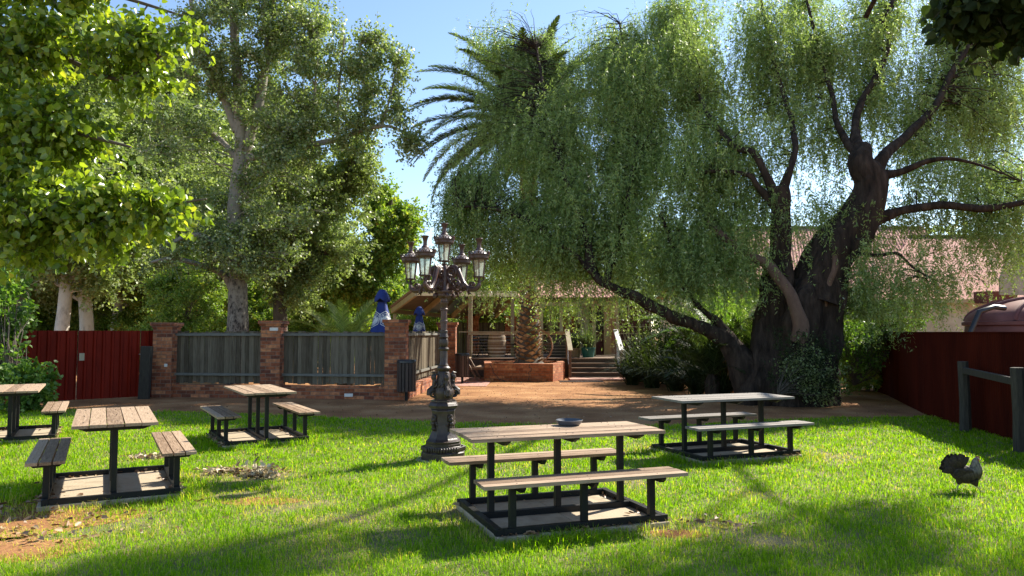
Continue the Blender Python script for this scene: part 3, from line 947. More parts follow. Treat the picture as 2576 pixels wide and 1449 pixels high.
tag(b.build('footing', M['concrete'], loc=(-.86, 9.45, .001), bevel=.004), 'low octagonal concrete footing under the cast iron lamp post', 'footing')

# ------------------------------------------------------------------ brick and timber fence
def pillar_mb(b, x, y, w_, h, rz=0):
    b.box((x, y, h / 2 - .05), (w_, w_, h - .1 + .1), rz)
def wall_panel(root, a, c, zb=.31, zt=1.60, seed=0, th=.24, front=-1):
    """brick plinth + palings + two rails between points a and c, given in root space"""
    a = Vector((*a, 0)); c = Vector((*c, 0)); d = c - a; L = d.length; d.normalize(); nv = Vector((-d.y, d.x, 0))
    rz = math.atan2(d.y, d.x); mid = (a + c) / 2
    b = MB(); b.box(mid + Vector((0, 0, zb / 2 - .045)), (L, th, zb - .09), rz); b.box(mid + Vector((0, 0, zb - .045)), (L, th + .02, .086), rz)
    b.build('plinth', M['brick'], root)
    b = MB()
    x = .03
    while x < L - .03:
        wd_ = random.uniform(.085, .115)
        top = zt + random.uniform(-.025, .02); bot = zb + .02 + random.uniform(0, .05)
        c_ = a + d * (x + wd_ / 2) + nv * random.uniform(-.008, .008) * 1 + Vector((0, 0, (top + bot) / 2))
        mt = Matrix.Rotation(rz + random.uniform(-.05, .05), 3, 'Z') @ Matrix.Rotation(random.uniform(-.008, .008), 3, 'Y')
        b.box(c_, (wd_, .016, top - bot), mt)
        x += wd_ + random.choice([.002, .003, .003, .012])
    b.build('palings', M['paling'], root)
    for z in (zt - .075, zb + .25):
        b = MB(); b.box(mid + nv * front * .045 + Vector((0, 0, z)), (L - .02, .045, .06), rz); b.build('rail', M['rail'], root, bevel=.003)
bf = thing('brick_fence', 'brick pillared fence with grey timber palings behind the lamp post', 'fence', (0, 0, 0))
P1, P2, P3, P4 = (-8.50, 18.45), (-5.78, 18.15), (-2.73, 17.75), (-2.06, 23.9)
for (x, y), w_, h in ((P1, .47, 1.82), (P2, .47, 1.86), (P3, .49, 1.88), (P4, .55, 1.90)):
    b = MB(); b.box((x, y, (h - .13) / 2), (w_, w_, h - .13))
    b.box((x, y, h - .13 + .025), (w_ + .05, w_ + .05, .05)); b.box((x, y, h - .04), (w_ + .11, w_ + .11, .08))
    b.build('pillar', M['brick'], bf, bevel=.004)
wall_panel(bf, (P1[0] + .235, P1[1]), (P2[0] - .235, P2[1]))
wall_panel(bf, (P2[0] + .235, P2[1]), (P3[0] - .245, P3[1]))
wall_panel(bf, (P3[0] + .16, P3[1] + .245), (P4[0] - .16, P4[1] - .275), front=-1)
b = MB()      # odd pale bricks and meter tags
for px, py, Y, w_, h in ((681, 815, 17.9, .26, .075), (689, 828 , 17.9, .2, .075), (877, 994, 17.68, .2, .075)):
    c = A(px, py, Y); b.box(c, (w_, .01, h))
c = A(417, 919, 18.2); b.box(c, (.075, .012, .075))
b.build('pale_brick', M['white'], bf)
# second boundary behind: brick pillars and palings far beyond the deck
bf2 = thing('rear_fence', 'brick and paling fence behind the deck, seen under the roofs', 'fence')
for px in (1190, 1285, 1430, 1500):
    c = A(px, 800, 33)
    b = MB(); b.box((c.x, 33, 1.1), (.5, .5, 2.2)); b.box((c.x, 33, 2.24), (.6, .6, .08)); b.build('pillar', M['brick_orange'], bf2)
pts_ = [A(px, 800, 33).x for px in (1120, 1190, 1285, 1430, 1500, 1640)]
for i in range(5):
    b = MB(); x = pts_[i] + .27
    while x < pts_[i + 1] - .3:
        b.box((x + .06, 33, 1.0), (.11, .02, 2.0 + random.uniform(-.03, .03))); x += .118
    b.build('palings', M['paling'], bf2)

# ------------------------------------------------------------------ red sheet metal gate
def ribbed(b, L, z0, z1, pitch=.19, dep=.045, top=.04, sl_=.02):
    """trapezoidal ribbed sheet along local x"""
    xs = []; x = 0
    while x < L:
        xs += [(x, 0), (min(x + pitch - top - 2 * sl_, L), 0), (min(x + pitch - top - sl_, L), -dep), (min(x + pitch - sl_, L), -dep)]
        x += pitch
    xs.append((L, 0))
    vs = []
    for x, y in xs: vs += [(x, y, z0), (x, y, z1)]
    b.add(vs, [(2 * i, 2 * i + 2, 2 * i + 3, 2 * i + 1) for i in range(len(xs) - 1)])
ga, gb = Vector((-11.15, 16.55, 0)), Vector((-8.93, 18.75, 0))
ga = Vector((-12.0, 15.9, 0)); gb = Vector((-8.78, 18.55, 0))
gd = (gb - ga); GLn = gd.length; grz = math.atan2(gd.y, gd.x)
gate = thing('metal_gate', 'dark red ribbed sheet metal double gate left of the brick pillars', 'gate', ga, grz)
# positions along the gate for the seam seen at px 194 and the stile at px 352
def along(px):
    r_ = ray(px, 900); t_ = None
    # intersect vertical plane of the gate
    nx, ny = -gd.y, gd.x
    t_ = (ga.x * nx + ga.y * ny) / (r_.x * nx + r_.y * ny)
    q = Vector((r_.x * t_, r_.y * t_, 0)); return (q - ga).dot(gd.normalized())
s1, s2 = along(194), along(350)
for x0, x1, nm in ((0, s1 - .015, 'gate_leaf'), (s1 + .015, s2, 'gate_leaf'), (s2 + .03, GLn, 'side_sheet')):
    b = MB(); ribbed(b, x1 - x0, .02 if nm == 'gate_leaf' else .0, 1.62)
    o = b.build(nm, M['red_paint'], gate); o.location = (x0, 0, 0)
    f = MB(); f.box(((x1 - x0) / 2, .025, 1.60), (x1 - x0, .04, .04)); f.box(((x1 - x0) / 2, .025, .08), (x1 - x0, .04, .04)); f.box((.02, .025, .84), (.04, .04, 1.48)); f.box((x1 - x0 - .02, .025, .84), (.04, .04, 1.48))
    f.build('frame', M['red_paint'], o)
b = MB(); b.box((s1 + .09, -.036, 1.01), (.11, .008, .17)); b.build('number_plate', M['straw'], gate)
b = MB(); b.beam((s2 - .02, -.05, 1.05), (s2 + .2, -.05, 1.05), .015, .02); b.box((s2 + .16, -.05, .98), (.02, .02, .16)); b.build('latch', M['cable'], gate)
b = MB(); b.box((0, 0, .63), (.24, .14, 1.26), Matrix.Rotation(R(2), 3, 'Y')); 
gp = A(366, 940, 17.9)
tag(b.build('gate_post', M['dark_post'], loc=(gp.x, 17.9, -.01), bevel=.01), 'weathered grey timber post standing before the right end of the red gate', 'post')

# ------------------------------------------------------------------ right-hand corrugated fence
rf = thing('corrugated_fence', 'dark red corrugated iron fence along the right of the lawn', 'fence')
for i in range(len(FENCE) - 1):
    a = Vector((*FENCE[i], 0)); c = Vector((*FENCE[i + 1], 0)); d = c - a; L = d.length; d.normalize(); nv = Vector((-d.y, d.x, 0))
    b = MB(); n = int(L / .0127)
    vs = []
    zt = 1.575
    for k in range(n + 1):
        x = L * k / n; q = a + d * x + nv * .010 * math.sin(2 * PI * x / .076)
        vs += [(q.x, q.y, 0.0), (q.x, q.y, zt)]
    b.add(vs, [(2 * k, 2 * k + 2, 2 * k + 3, 2 * k + 1) for k in range(n)], True)
    b.build('sheet', M['dark_red'], rf, sharp=80)
    b = MB(); b.beam(a + Vector((0, 0, 1.58)), c + Vector((0, 0, 1.58)), .04, .025); b.build('capping', M['dark_red'], rf)
rail = thing('timber_rail', 'old grey hitching rail of two posts and a bar against the right fence', 'rail')
q1, q2 = G(2428, 1087), G(2566, 1140)
for q in (q1, q2):
    b = MB(); b.tube([(q.x, q.y, 0), (q.x + .01, q.y, .5), (q.x - .005, q.y, 1.12)], [.085, .08, .078], 7, smooth=False, wob=.12, seed=q.x); b.build('post', M['dark_post'], rail, bevel=.006)
b = MB(); b.beam((q1.x, q1.y, .98), (q2.x, q2.y, .93), .06, .10); b.build('bar', M['dark_post'], rail, bevel=.008)

# ------------------------------------------------------------------ litter bins
def litter_bin(loc, label, s=1.0):
    t = thing('litter_bin', label, 'bin', loc, R(10), 'slatted litter bins', s)
    b = MB(); b.box((0, 0, .15), (.07, .07, .30)); b.build('post', M['steel'], t)
    b = MB()
    n = 16
    for k in range(n):
        a = 2 * PI * k / n
        b.box((.205 * math.cos(a), .205 * math.sin(a), .54), (.018, .062, .66), a)
    b.build('slats', M['dark_wood'], t, bevel=.003)
    b = MB(); b.lathe([(.18, .22), (.19, .24), (.19, .84), (.20, .86)], 20); b.build('drum', M['black'], t)
    b = MB(); b.lathe([(.205, .845), (.225, .86), (.222, .90), (.20, .925), (.13, .93), (.0, .915)], 24, mod=lambda a, z: 1 + .02 * math.sin(a * 7)); b.build('liner', M['black'], t)
    return t
q = G(1022, 1008)
litter_bin((q.x, q.y, 0), 'slatted brown litter bin on a post before the third brick pillar', 1.02)
qb = A(1163, 922, 23.3)
litter_bin((qb.x + .0, 23.3, 0), 'second litter bin, half hidden by lamp post beside the A-frame table', 1.0)

# ------------------------------------------------------------------ deck, steps, railing
DZ = .66
deck = thing('timber_deck', 'raised timber deck with cable railing and handrails behind the brick planter', 'deck')
x0, x1 = -1.9, 9.0
def planks(b, x0, x1, y0, y1, z, w_=.14, th=.03):
    y = y0
    while y < y1:
        b.box(((x0 + x1) / 2, y + w_ / 2, z - th / 2), (x1 - x0, w_ - .006, th)); y += w_
b = MB(); planks(b, x0, x1, 26.6, 34.5, DZ); b.build('floor_boards', M['deck'], deck)
b = MB()
for k in range(4): b.box(((x0 + 1.9) / 2, 26.64 + .02, .07 + k * .155), (1.9 - x0, .03, .13))
b.box(((x0 + x1) / 2, 26.7, .31), (x1 - x0, .02, .6)); b.build('skirting', M['dark_wood'], deck)
sx0, sx1 = A(1432, 900, 26.6).x, A(1548, 900, 26.6).x
for k in range(4):
    z = DZ - .155 * (k + 1); y = 26.6 - .29 * (k + 1)
    b = MB(); b.box(((sx0 + sx1) / 2, y + .16, z - .02 + .004 * k), (sx1 - sx0, .30, .035)); b.build('step', M['deck'], deck)
    b = MB(); b.box(((sx0 + sx1) / 2, y + .305, z + .06), (sx1 - sx0, .02, .115)); b.build('riser', M['dark_wood'], deck)
# railing along the front
def railing(xa, xb, y, n):
    b = MB(); b.box(((xa + xb) / 2, y, DZ + .93), (xb - xa, .11, .035)); b.box(((xa + xb) / 2, y, DZ + .865), (xb - xa, .04, .085)); b.build('top_rail', M['cream_dark'], deck)
    for i in range(n + 1):
        x = xa + (xb - xa) * i / n
        b = MB(); b.box((x, y, DZ + .41), (.10, .09, .82)); b.build('rail_post', M['deck'], deck, bevel=.004)
    b = MB()
    for k in range(7): b.tube([(xa, y - .01, DZ + .12 + .105 * k), (xb, y - .01, DZ + .12 + .105 * k)], .004, 5)
    b.build('cables', M['cable'], deck)
rx = A(1178, 900, 26.7).x
railing(rx, sx0 - .06, 26.75, 2)
b = MB(); b.box(((x0 + rx) / 2, 26.75, DZ + .93), (rx - x0, .11, .035)); b.build('top_rail', M['cream_dark'], deck)
for x in (sx0 - .06, sx1 + .04):
    p0 = Vector((x, 25.35, 0)); p1 = Vector((x, 26.72, DZ))
    b = MB(); b.box((x, 25.45, .47), (.09, .09, .94)); b.build('rail_post', M['deck'], deck, bevel=.004)
    b = MB(); b.box((x, 26.72, DZ + .5), (.09, .09, 1.0)); b.build('rail_post', M['deck'], deck, bevel=.004)
    b = MB(); b.beam((x, 25.30, .96), (x, 26.80, DZ + 1.0), .16, .04); b.build('handrail', M['white'] if x > 3.4 else M['cream_dark'], deck, bevel=.004)
    b = MB()
    for k in range(6): b.tube([(x, 25.45, .15 + .13 * k), (x, 26.72, DZ + .12 + .13 * k)], .004, 5)
    b.build('cables', M['cable'], deck)
b = MB(); b.box(((sx0 + sx1) / 2, 24.85, .03), (1.9, .75, .05)); tag(b.build('landing_slab', M['paver'], bevel=.01), 'thin concrete landing slab at the foot of the deck steps', 'slab')
b = MB(); mc = A(1463, 958, 24.0)
for k in range(30): b.box((mc.x - .68 + k * .047, 24.05, .012), (.022, .62, .016))
b.box((mc.x, 23.75, .012), (1.44, .02, .02)); b.box((mc.x, 24.36, .012), (1.44, .02, .02))
tag(b.build('door_mat', M['dark_wood']), 'dark slatted mat on the dirt in front of the deck steps', 'mat')
b = MB(); pa, pb = A(1100, 965, 23), A(1225, 962, 23)
b.add([(-2.5, 22.2, .012), (-.75, 21.9, .012), (-.6, 26.2, .012), (-2.4, 26.2, .012)], [(0, 1, 2, 3)])
tag(b.build('paving', M['paver']), kind='structure')

# ------------------------------------------------------------------ brick planter
PX0, PX1 = A(1219, 930, 24.3).x, A(1390, 930, 24.3).x
PX2 = A(1422, 930, 25.2).x
pl = thing('brick_planter', 'cracked orange brick planter around the thick palm trunk', 'planter')
ph = .57
out_ = [(PX0, 24.35), (PX1, 24.0), (PX2, 25.35), (PX2, 26.45), (PX0 - .1, 26.45)]
inn = [(PX0 + .24, 24.57), (PX1 - .1, 24.27), (PX2 - .24, 25.4), (PX2 - .24, 26.25), (PX0 + .14, 26.25)]
b = MB()
for i in range(5):
    j = (i + 1) % 5
    a, c, e, f = out_[i], out_[j], inn[j], inn[i]
    b.add([(*a, 0), (*c, 0), (*c, ph), (*a, ph), (*f, ph), (*e, ph), (*e, ph - .12), (*f, ph - .12)], [(0, 1, 2, 3), (3, 2, 5, 4), (4, 5, 6, 7)])
b.build('wall', M['brick_orange'], pl)
b = MB(); b.add([(x, y, ph - .06) for x, y in inn], [(0, 1, 2, 3, 4)]); b.build('soil', M['dirt'], pl)
def onwall(t, z):   # point on the front face
    return Vector((PX0 + (PX1 - PX0) * t, 24.35 - .35 * t - .006, z))
b = MB()
for path in ([(.08, .56), (.09, .5), (.13, .36), (.12, .30), (.19, .14), (.22, .06), (.3, .01)], [(.66, .56), (.65, .46), (.69, .42), (.68, .33), (.645, .30), (.655, .16), (.64, .02)]):
    for k in range(len(path) - 1):
        b.beam(onwall(*path[k]), onwall(*path[k + 1]), .018, .008, up=(0, -1, 0))
b.build('crack', M['black'], pl)

# driftwood stick in the planter
b = MB(); q0, q1 = A(1298, 908, 25.0), A(1333, 862, 25.2)
q0.z = .53
b.tube([q0, q0.lerp(q1, .45) + Vector((0, 0, -.02)), q1.lerp(q0, .12), q1], [.03, .045, .03, .05], 7, wob=.3)
tag(b.build('driftwood', M['rust']), 'pale pointed piece of driftwood leaning up in the planter', 'driftwood')

# ------------------------------------------------------------------ wine barrel
bc = A(1250, 905, 27.6)
t = thing('wine_barrel', 'upright oak wine barrel behind the cable railing', 'barrel', (bc.x, 27.6, DZ))
b = MB(); prof = [(.265 + .075 * math.sin(PI * k / 10), .92 * k / 10) for k in range(11)]
b.lathe(prof + [(.24, .92), (.24, .895)], 28, mod=lambda a, z: 1 + .004 * math.sin(a * 28)); b.build('staves', M['barrel'], t)
for z in (.06, .2, .34, .60, .74, .87):
    r_ = .265 + .075 * math.sin(PI * z / .92)
    b = MB(); b.lathe([(r_ + .003, z - .022), (r_ + .007, z - .02), (r_ + .007, z + .02), (r_ + .003, z + .022)], 28); b.build('hoop', M['hoop'], t)

# ------------------------------------------------------------------ iron wagon wheel behind the palm
wc = A(1358, 872, 26.1)
t = thing('wagon_wheel', 'rusty iron wagon wheel leaning behind the palm trunk', 'wheel', (wc.x - .16, 26.15, DZ - .10 + .52 + .02))
b = MB()
vs = []; fs = []; n = 48
for k in range(n):
    a = 2 * PI * k / n
    for rr, y in ((.62, -.045), (.62, .045), (.57, .045), (.57, -.045)): vs.append((rr * math.cos(a), y, rr * math.sin(a) ))
for k in range(n):
    k2 = (k + 1) % n
    for j in range(4): fs.append((4 * k + j, 4 * k + (j + 1) % 4, 4 * k2 + (j + 1) % 4, 4 * k2 + j))
b.add(vs, fs, True); b.build('rim', M['rust'], t)
for k in range(12):
    a = 2 * PI * k / 12 + .15
    b = MB(); b.tube([(.06 * math.cos(a), 0, .06 * math.sin(a)), (.575 * math.cos(a), 0, .575 * math.sin(a))], .008, 6); b.build('spoke', M['rust'], t)
b = MB(); b.tube([(0, -.07, 0), (0, .07, 0)], .07, 14); b.build('hub', M['rust'], t)
t.rotation_euler = (R(-6), 0, R(-8))

# ------------------------------------------------------------------ A-frame picnic table beside the planter
c = A(1178, 940, 24.6)
t = thing('picnic_bench', 'small A-frame timber picnic bench in the gap left of the brick planter', 'picnic table', (c.x - .28, 24.6, 0), R(-4))
b = MB()
for k in range(4): b.box((-.27 + k * .15, .3, .72), (.14, 1.5, .035))
b.build('tabletop', M['table_wood'], t, bevel=.004)
for s in (-1, 1):
    b = MB(); b.box((s * .68 , .3, .44), (.28, 1.5, .04)); b.build('seat', M['table_wood'], t, bevel=.004)
    for y in (-.2, .8):
        b = MB(); b.beam((s * .22, y, .70), (s * .62, y, .0), .045, .10, up=(0, 1, 0)); b.build('leg', M['deck'], t)
for y in (-.16, .84):
    b = MB(); b.beam((-.8, y, .40), (.8, y, .40), .045, .09); b.build('cross_beam', M['deck'], t)

# ------------------------------------------------------------------ folding cafe furniture on the deck
def cafe_table(px, Y, label, r_=.35):
    c = A(px, 870, Y)
    t = thing('folding_table', label, 'table', (c.x, Y, DZ), 0, 'folding tables on the deck')
    b = MB(); b.box((0, 0, .74), (.6, .6, .03)); b.build('tabletop', M['cream_dark'], t, bevel=.005)
    for s in (-1, 1):
        b = MB()
        for y in (-.24, .24): b.tube([(-.24 * s, y, .72), (.26 * s, y, 0)], .012, 6)
        b.tube([(.26 * s, -.24, .01), (.26 * s, .24, .01)], .012, 6)
        b.build('leg', M['steel'], t)
    return t
cafe_table(1217, 28.2, 'folding table with crossed legs left of the wine barrel')
cafe_table(1290, 29.5, 'folding table between the wine barrel and the palm trunk')
def cafe_chair(px, Y, rz, label):
    c = A(px, 870, Y)
    t = thing('folding_chair', label, 'chair', (c.x, Y, DZ), rz, 'dark folding chairs on the deck')
    b = MB(); b.box((0, 0, .46), (.42, .42, .025)); b.build('seat', M['black'], t)
    b = MB()
    for k in range(3): b.box((0, .21, .62 + .12 * k), (.42, .02, .09))
    b.build('backrest', M['blue_dark'], t)
    for s in (-1, 1):
        b = MB(); b.tube([(s * .21, .2, 0 + .9), (s * .21, -.2, .0)], .013, 6); b.tube([(s * .20, -.2, .46), (s * .20, .22, .0)], .013, 6); b.build('leg', M['black'], t)
M['blue_dark'] = pmat('blue_dark', (.012, .016, .03), (.03, .04, .07), 6, .6)
cafe_chair(1197, 28.9, R(30), 'dark folding chair furthest left behind the railing')
cafe_chair(1212, 29.6, R(-20), 'dark folding chair behind the table left of the barrel')
cafe_chair(1283, 28.6, R(10), 'dark folding chair right of the wine barrel')
# dark covered bench/bbq box behind railing right of the palm
c = A(1418, 870, 28.6)
t = thing('covered_box', 'black covered box standing on the deck right of the wagon wheel', 'box', (c.x, 28.6, DZ))
b = MB(); b.box((0, 0, .42), (1.1, .6, .84)); b.build('body', M['black'], t, bevel=.03)
b = MB(); b.box((0, 0, .86), (1.16, .66, .05)); b.build('lid', M['blue_dark'], t, bevel=.01)

# ------------------------------------------------------------------ plants in pots on the deck
def strap_blades(n, L, spread, wdt=.02, droop=.8, seg=4, c=(0, 0, 0), base=.06):
    th = rg.uniform(0, 2 * PI, n); l = L * rg.uniform(.55, 1.15, n); out = spread * rg.uniform(.2, 1, n)
    B = np.stack([rg.normal(0, base, n), rg.normal(0, base, n), np.zeros(n)], 1) + np.array(c)
    dv = np.stack([np.cos(th), np.sin(th), np.zeros(n)], 1); sv = np.stack([-np.sin(th), np.cos(th), np.zeros(n)], 1)
    vs = []
    for k in range(seg + 1):
        t = k / seg
        p = B + dv * (l * out * t)[:, None]
        p[:, 2] += l * (t * 1.0 - droop * out * t ** 2.2)
        ww = wdt * (1 - t ** 2) * .5 + .001
        vs += [p - sv * ww, p + sv * ww]
    V = np.stack(vs, 1)
    k = 2 * (seg + 1)
    idx = np.concatenate([np.arange(n)[:, None] * k + np.array([2 * j, 2 * j + 1, 2 * j + 3, 2 * j + 2]) for j in range(seg)], 1).ravel()
    return V, k, idx, np.full(n * seg, 4), np.repeat(rg.uniform(0, 1, n), seg)
def strap_plant(name, m, label, cat, loc, n, L, spread, wdt=.02, droop=.8, parent=None, group=None):
    V, k, idx, cnt, rn = strap_blades(n, L, spread, wdt, droop)
    o = link(name, npmesh(name, V.reshape(-1, 3), cnt, idx, m, rn), parent, loc=loc)
    if label: tag(o, label, cat, group)
    return o
c = A(1481, 890, 27.4)
t = thing('potted_plant', 'bushy strap leaved plant in a green tub at the top of the steps', 'plant', (c.x, 27.6, DZ))
b = MB(); b.lathe([(.20, 0), (.25, .30), (.27, .31), (.27, .36), (.24, .36), (.23, .33)], 24); b.build('pot', M['teal'], t)
strap_plant('foliage', M['lf_palm'], None, None, (0, 0, .32), 260, 1.05, .9, .022, .8, t)
t = thing('potted_plant', 'grassy plant in a clay pot left of the green tub', 'plant', (c.x - .42, 27.9, DZ))
b = MB(); b.lathe([(.15, 0), (.19, .28), (.21, .29), (.21, .33), (.18, .33)], 20); b.build('pot', M['terracotta'], t)
strap_plant('foliage', M['lf_palm'], None, None, (0, 0, .3), 180, .9, 1.0, .018, .9, t)

# ------------------------------------------------------------------ open roof (skillion) seen from below
sk = thing('open_pavilion', 'cream beamed skillion roof shelter behind the brick fence', 'shelter')
a0, a1 = A(986, 776, 29), A(1236, 800, 36)
b0, b1 = A(1046, 730, 24.7), A(1300, 735, 29)
nrm_ = (a1 - a0).cross(b0 - a0).normalized()
if nrm_.z < 0: nrm_ = -nrm_
b = MB()
b.add([a0, a1, b1, b0, a0 + nrm_ * .03, a1 + nrm_ * .03, b1 + nrm_ * .03, b0 + nrm_ * .03], [(0, 1, 2, 3), (4, 7, 6, 5), (0, 4, 5, 1), (1, 5, 6, 2), (2, 6, 7, 3), (3, 7, 4, 0)])
b.build('roof', M['ply'], sk)
b = MB()
for t_ in (.30, .44):
    o_ = -nrm_ * .004
    p = a0.lerp(a1, t_) + o_; q = b0.lerp(b1, t_) + o_; p2 = a0.lerp(a1, t_ + .10) + o_; q2 = b0.lerp(b1, t_ + .10) + o_
    b.add([p, p2, q2, q], [(0, 1, 2, 3)])
b.build('clear_sheet', M['sky_sheet'] if 'sky_sheet' in M else pmat('sky_sheet', (.08, .17, .24), (.12, .24, .32), 3, .4), sk)
for t_ in (0, .26, .55, .80, 1.0):
    p = a0.lerp(a1, t_); q = b0.lerp(b1, t_)
    b = MB(); b.beam(p - nrm_ * .10, q - nrm_ * .10, .10, .18, up=nrm_); b.build('rafter', M['cream'], sk)
b = MB(); b.beam(a0 - Vector((0, 0, .10)), a1 - Vector((0, 0, .10)), .06, .16); b.build('front_beam', M['cream_dark'], sk)
b = MB(); b.beam(b0 - Vector((0, 0, .10)), b1 - Vector((0, 0, .10)), .06, .16); b.build('rear_beam', M['cream_dark'], sk)
b = MB(); b.beam(a0 + nrm_ * .05 - (a1 - a0).normalized() * .06, b0 + nrm_ * .05 - (a1 - a0).normalized() * .06, .05, .10, up=nrm_); b.build('barge_board', M['rust'], sk)
for t_, q in ((.02, a0), (.97, a0)):
    p = a0.lerp(a1, t_); b = MB(); b.box((p.x, p.y + .1, p.z / 2 - .1), (.12, .12, p.z - .2)); b.build('post', M['cream'], sk)
for t_ in (.5, .95):
    p = b0.lerp(b1, t_); b = MB(); b.box((p.x, p.y, p.z / 2 - .1), (.14, .14, p.z - .2)); b.build('post', M['cream_dark'], sk)

# ------------------------------------------------------------------ closed umbrellas
def umbrella(px_top, py_top, Y, label, hr, hh, tot, rz, badge=True, S=.2, zc=2.0, rbot=.30):
    top = A(px_top, py_top, Y)
    t = thing('closed_umbrella', label, 'umbrella', (top.x, Y, 0), rz, 'closed navy umbrellas with white badges')
    H = top.z; n = 48
    zb = H - tot
    fold = lambda a, z: 1 + (.17 * (abs(math.sin(a * 2.0)) - .6)) 
    prof_r = lambda z: (hr * .50 + (rbot - hr * .50) * ((H - hh * .9 - z) / (tot - hh * .9)) ** 1.15) if z < H - hh * .9 else hr * .5
    b = MB()
    zs = [zb + (H - hh * .9 - zb) * k / 12 for k in range(13)]
    b.lathe([(prof_r(z), z) for z in zs] + [(hr * .45, H - hh * .5), (.05, H - .05)], n, mod=fold, a0=0)
    b.build('canopy', M['blue_cloth'], t)
    b = MB()
    b.lathe([(hr * .96, H - hh), (hr * 1.0, H - hh * .92), (hr * .88, H - hh * .62), (hr * .62, H - hh * .25), (hr * .36, H - hh * .04), (hr * .15, H), (.01, H + .005)], n, mod=lambda a, z: 1 + (.12 * (abs(math.sin(a * 2)) - .5) if z < H - hh * .3 else 0), smooth=True)
    o = b.build('vent_hood', M['blue_cloth'], t)
    # scalloped lower edge of the hood
    for v in o.data.vertices:
        if v.co.z < H - hh * .80:
            a = math.atan2(v.co.y, v.co.x); v.co.z += hh * .30 * (1 - abs(math.sin(a * 2))) - .02
    b = MB(); b.tube([(0, 0, .0), (0, 0, H - .05)], .022, 10); b.build('pole', M['cable'], t)
    # badges wrapped on the cloth
    def surf(a, z, off=.006):
        rr = prof_r(z) * fold(a, z) + off
        return Vector((rr * math.cos(a), rr * math.sin(a), z))
    for k in range(4):
        ac = PI / 4 + k * PI / 2
        def place(x, y, off=.006):
            z = zc + y
            rr = prof_r(z) * 1.07
            return surf(ac + x / rr, z, off)
        def ring(ro, ri, nn, off, pts=None):
            b = MB(); vs = []; fs = []
            sub = 6
            if pts is None: pts = [(math.cos(2 * PI * i / nn), math.sin(2 * PI * i / nn)) for i in range(nn)]
            full = []
            for i in range(len(pts)):
                p, q = pts[i], pts[(i + 1) % len(pts)]
                for j in range(sub if len(pts) < 12 else 1): 
                    tt = j / (sub if len(pts) < 12 else 1); full.append((p[0] * (1 - tt) + q[0] * tt, p[1] * (1 - tt) + q[1] * tt))
            m = len(full); steps = 1 if ri > 0 else 6
            for j in range(steps + 1):
                rr = ro + (ri - ro) * j / steps
                for x, y in full: vs.append(place(x * rr, y * rr, off))
            for j in range(steps):
                for i in range(m): fs.append((j * m + i, j * m + (i + 1) % m, (j + 1) * m + (i + 1) % m, (j + 1) * m + i))
            b.add(vs, fs); return b
        hexp = [(0, 1.06), (.86, .60), (.86, -.60), (0, -1.06), (-.86, -.60), (-.86, .60)]
        bd = ring(S * 1.12, S * 1.02, 6, .007, hexp)
        r2 = ring(S * .86, 0, 40, .007); bd.add(r2.v, r2.f)
        ob = bd.build('badge', M['cloth_white'], t)
        r3 = ring(S * .80, S * .765, 40, .0085); o3 = r3.build('badge_ring', M['blue_cloth'], ob)
        if badge:
            for txt, rad_, a_c, flip, sz in (('FURPHY', S * .50, 90, 1, S * .36), ('REFRESHING ALE', S * .68, -90, -1, S * .14)):
                V_, F_ = [], []
                step = (112 if flip > 0 else 118) / max(1, len(txt) - 1)
                for i, ch in enumerate(txt):
                    if ch == ' ': continue
                    cu = bpy.data.curves.new('t', 'FONT'); cu.body = ch; cu.size = sz * 1.25; cu.align_x = 'CENTER'; cu.resolution_u = 2; cu.offset = sz * .02
                    to = bpy.data.objects.new('t', cu); me = bpy.data.meshes.new_from_object(to)
                    ang = R(a_c) - flip * R(step) * (i - (len(txt) - 1) / 2)
                    o_ = len(V_)
                    for v in me.vertices:
                        x, y = v.co.x, v.co.y
                        rr = rad_ + y if flip > 0 else rad_ - y
                        a_ = ang - (x / rad_ if flip > 0 else -x / rad_)
                        V_.append(place(rr * math.cos(a_), rr * math.sin(a_), .0095))
                    for f in me.polygons: F_.append(tuple(o_ + q for q in f.vertices))
                    bpy.data.objects.remove(to); bpy.data.curves.remove(cu); bpy.data.meshes.remove(me)
                b = MB(); b.add(V_, F_); b.build('lettering', M['blue_cloth'], ob)
        # leaning stroke emblem in the middle
        b = MB()
        pts_ = [(-.10, -.36), (-.02, -.12), (.06, .05), (.16, .16), (.10, .28), (.0, .22), (-.08, .06), (-.14, -.14)]
        for i in range(len(pts_) - 1):
            p, q = pts_[i], pts_[i + 1]
            P_, Q_ = Vector((p[0] * S, p[1] * S - S * .08)), Vector((q[0] * S, q[1] * S - S * .08)); d = (Q_ - P_).normalized(); n2 = Vector((-d.y, d.x)) * S * .035
            b.add([place(*(P_ - n2), .0095), place(*(P_ + n2), .0095), place(*(Q_ + n2), .0095), place(*(Q_ - n2), .0095)], [(0, 1, 2, 3)])
        b.build('emblem', M['blue_cloth'], ob)
umbrella(962, 728, 20.6, 'large closed navy umbrella left of the third brick pillar', .215, .33, 1.42, R(-8), rbot=.40, S=.20, zc=1.93)
umbrella(1055, 771, 24.3, 'small far closed navy umbrella between brick pillar and lamp post', .175, .27, 1.15, R(-40), rbot=.27, S=.125, zc=1.77)

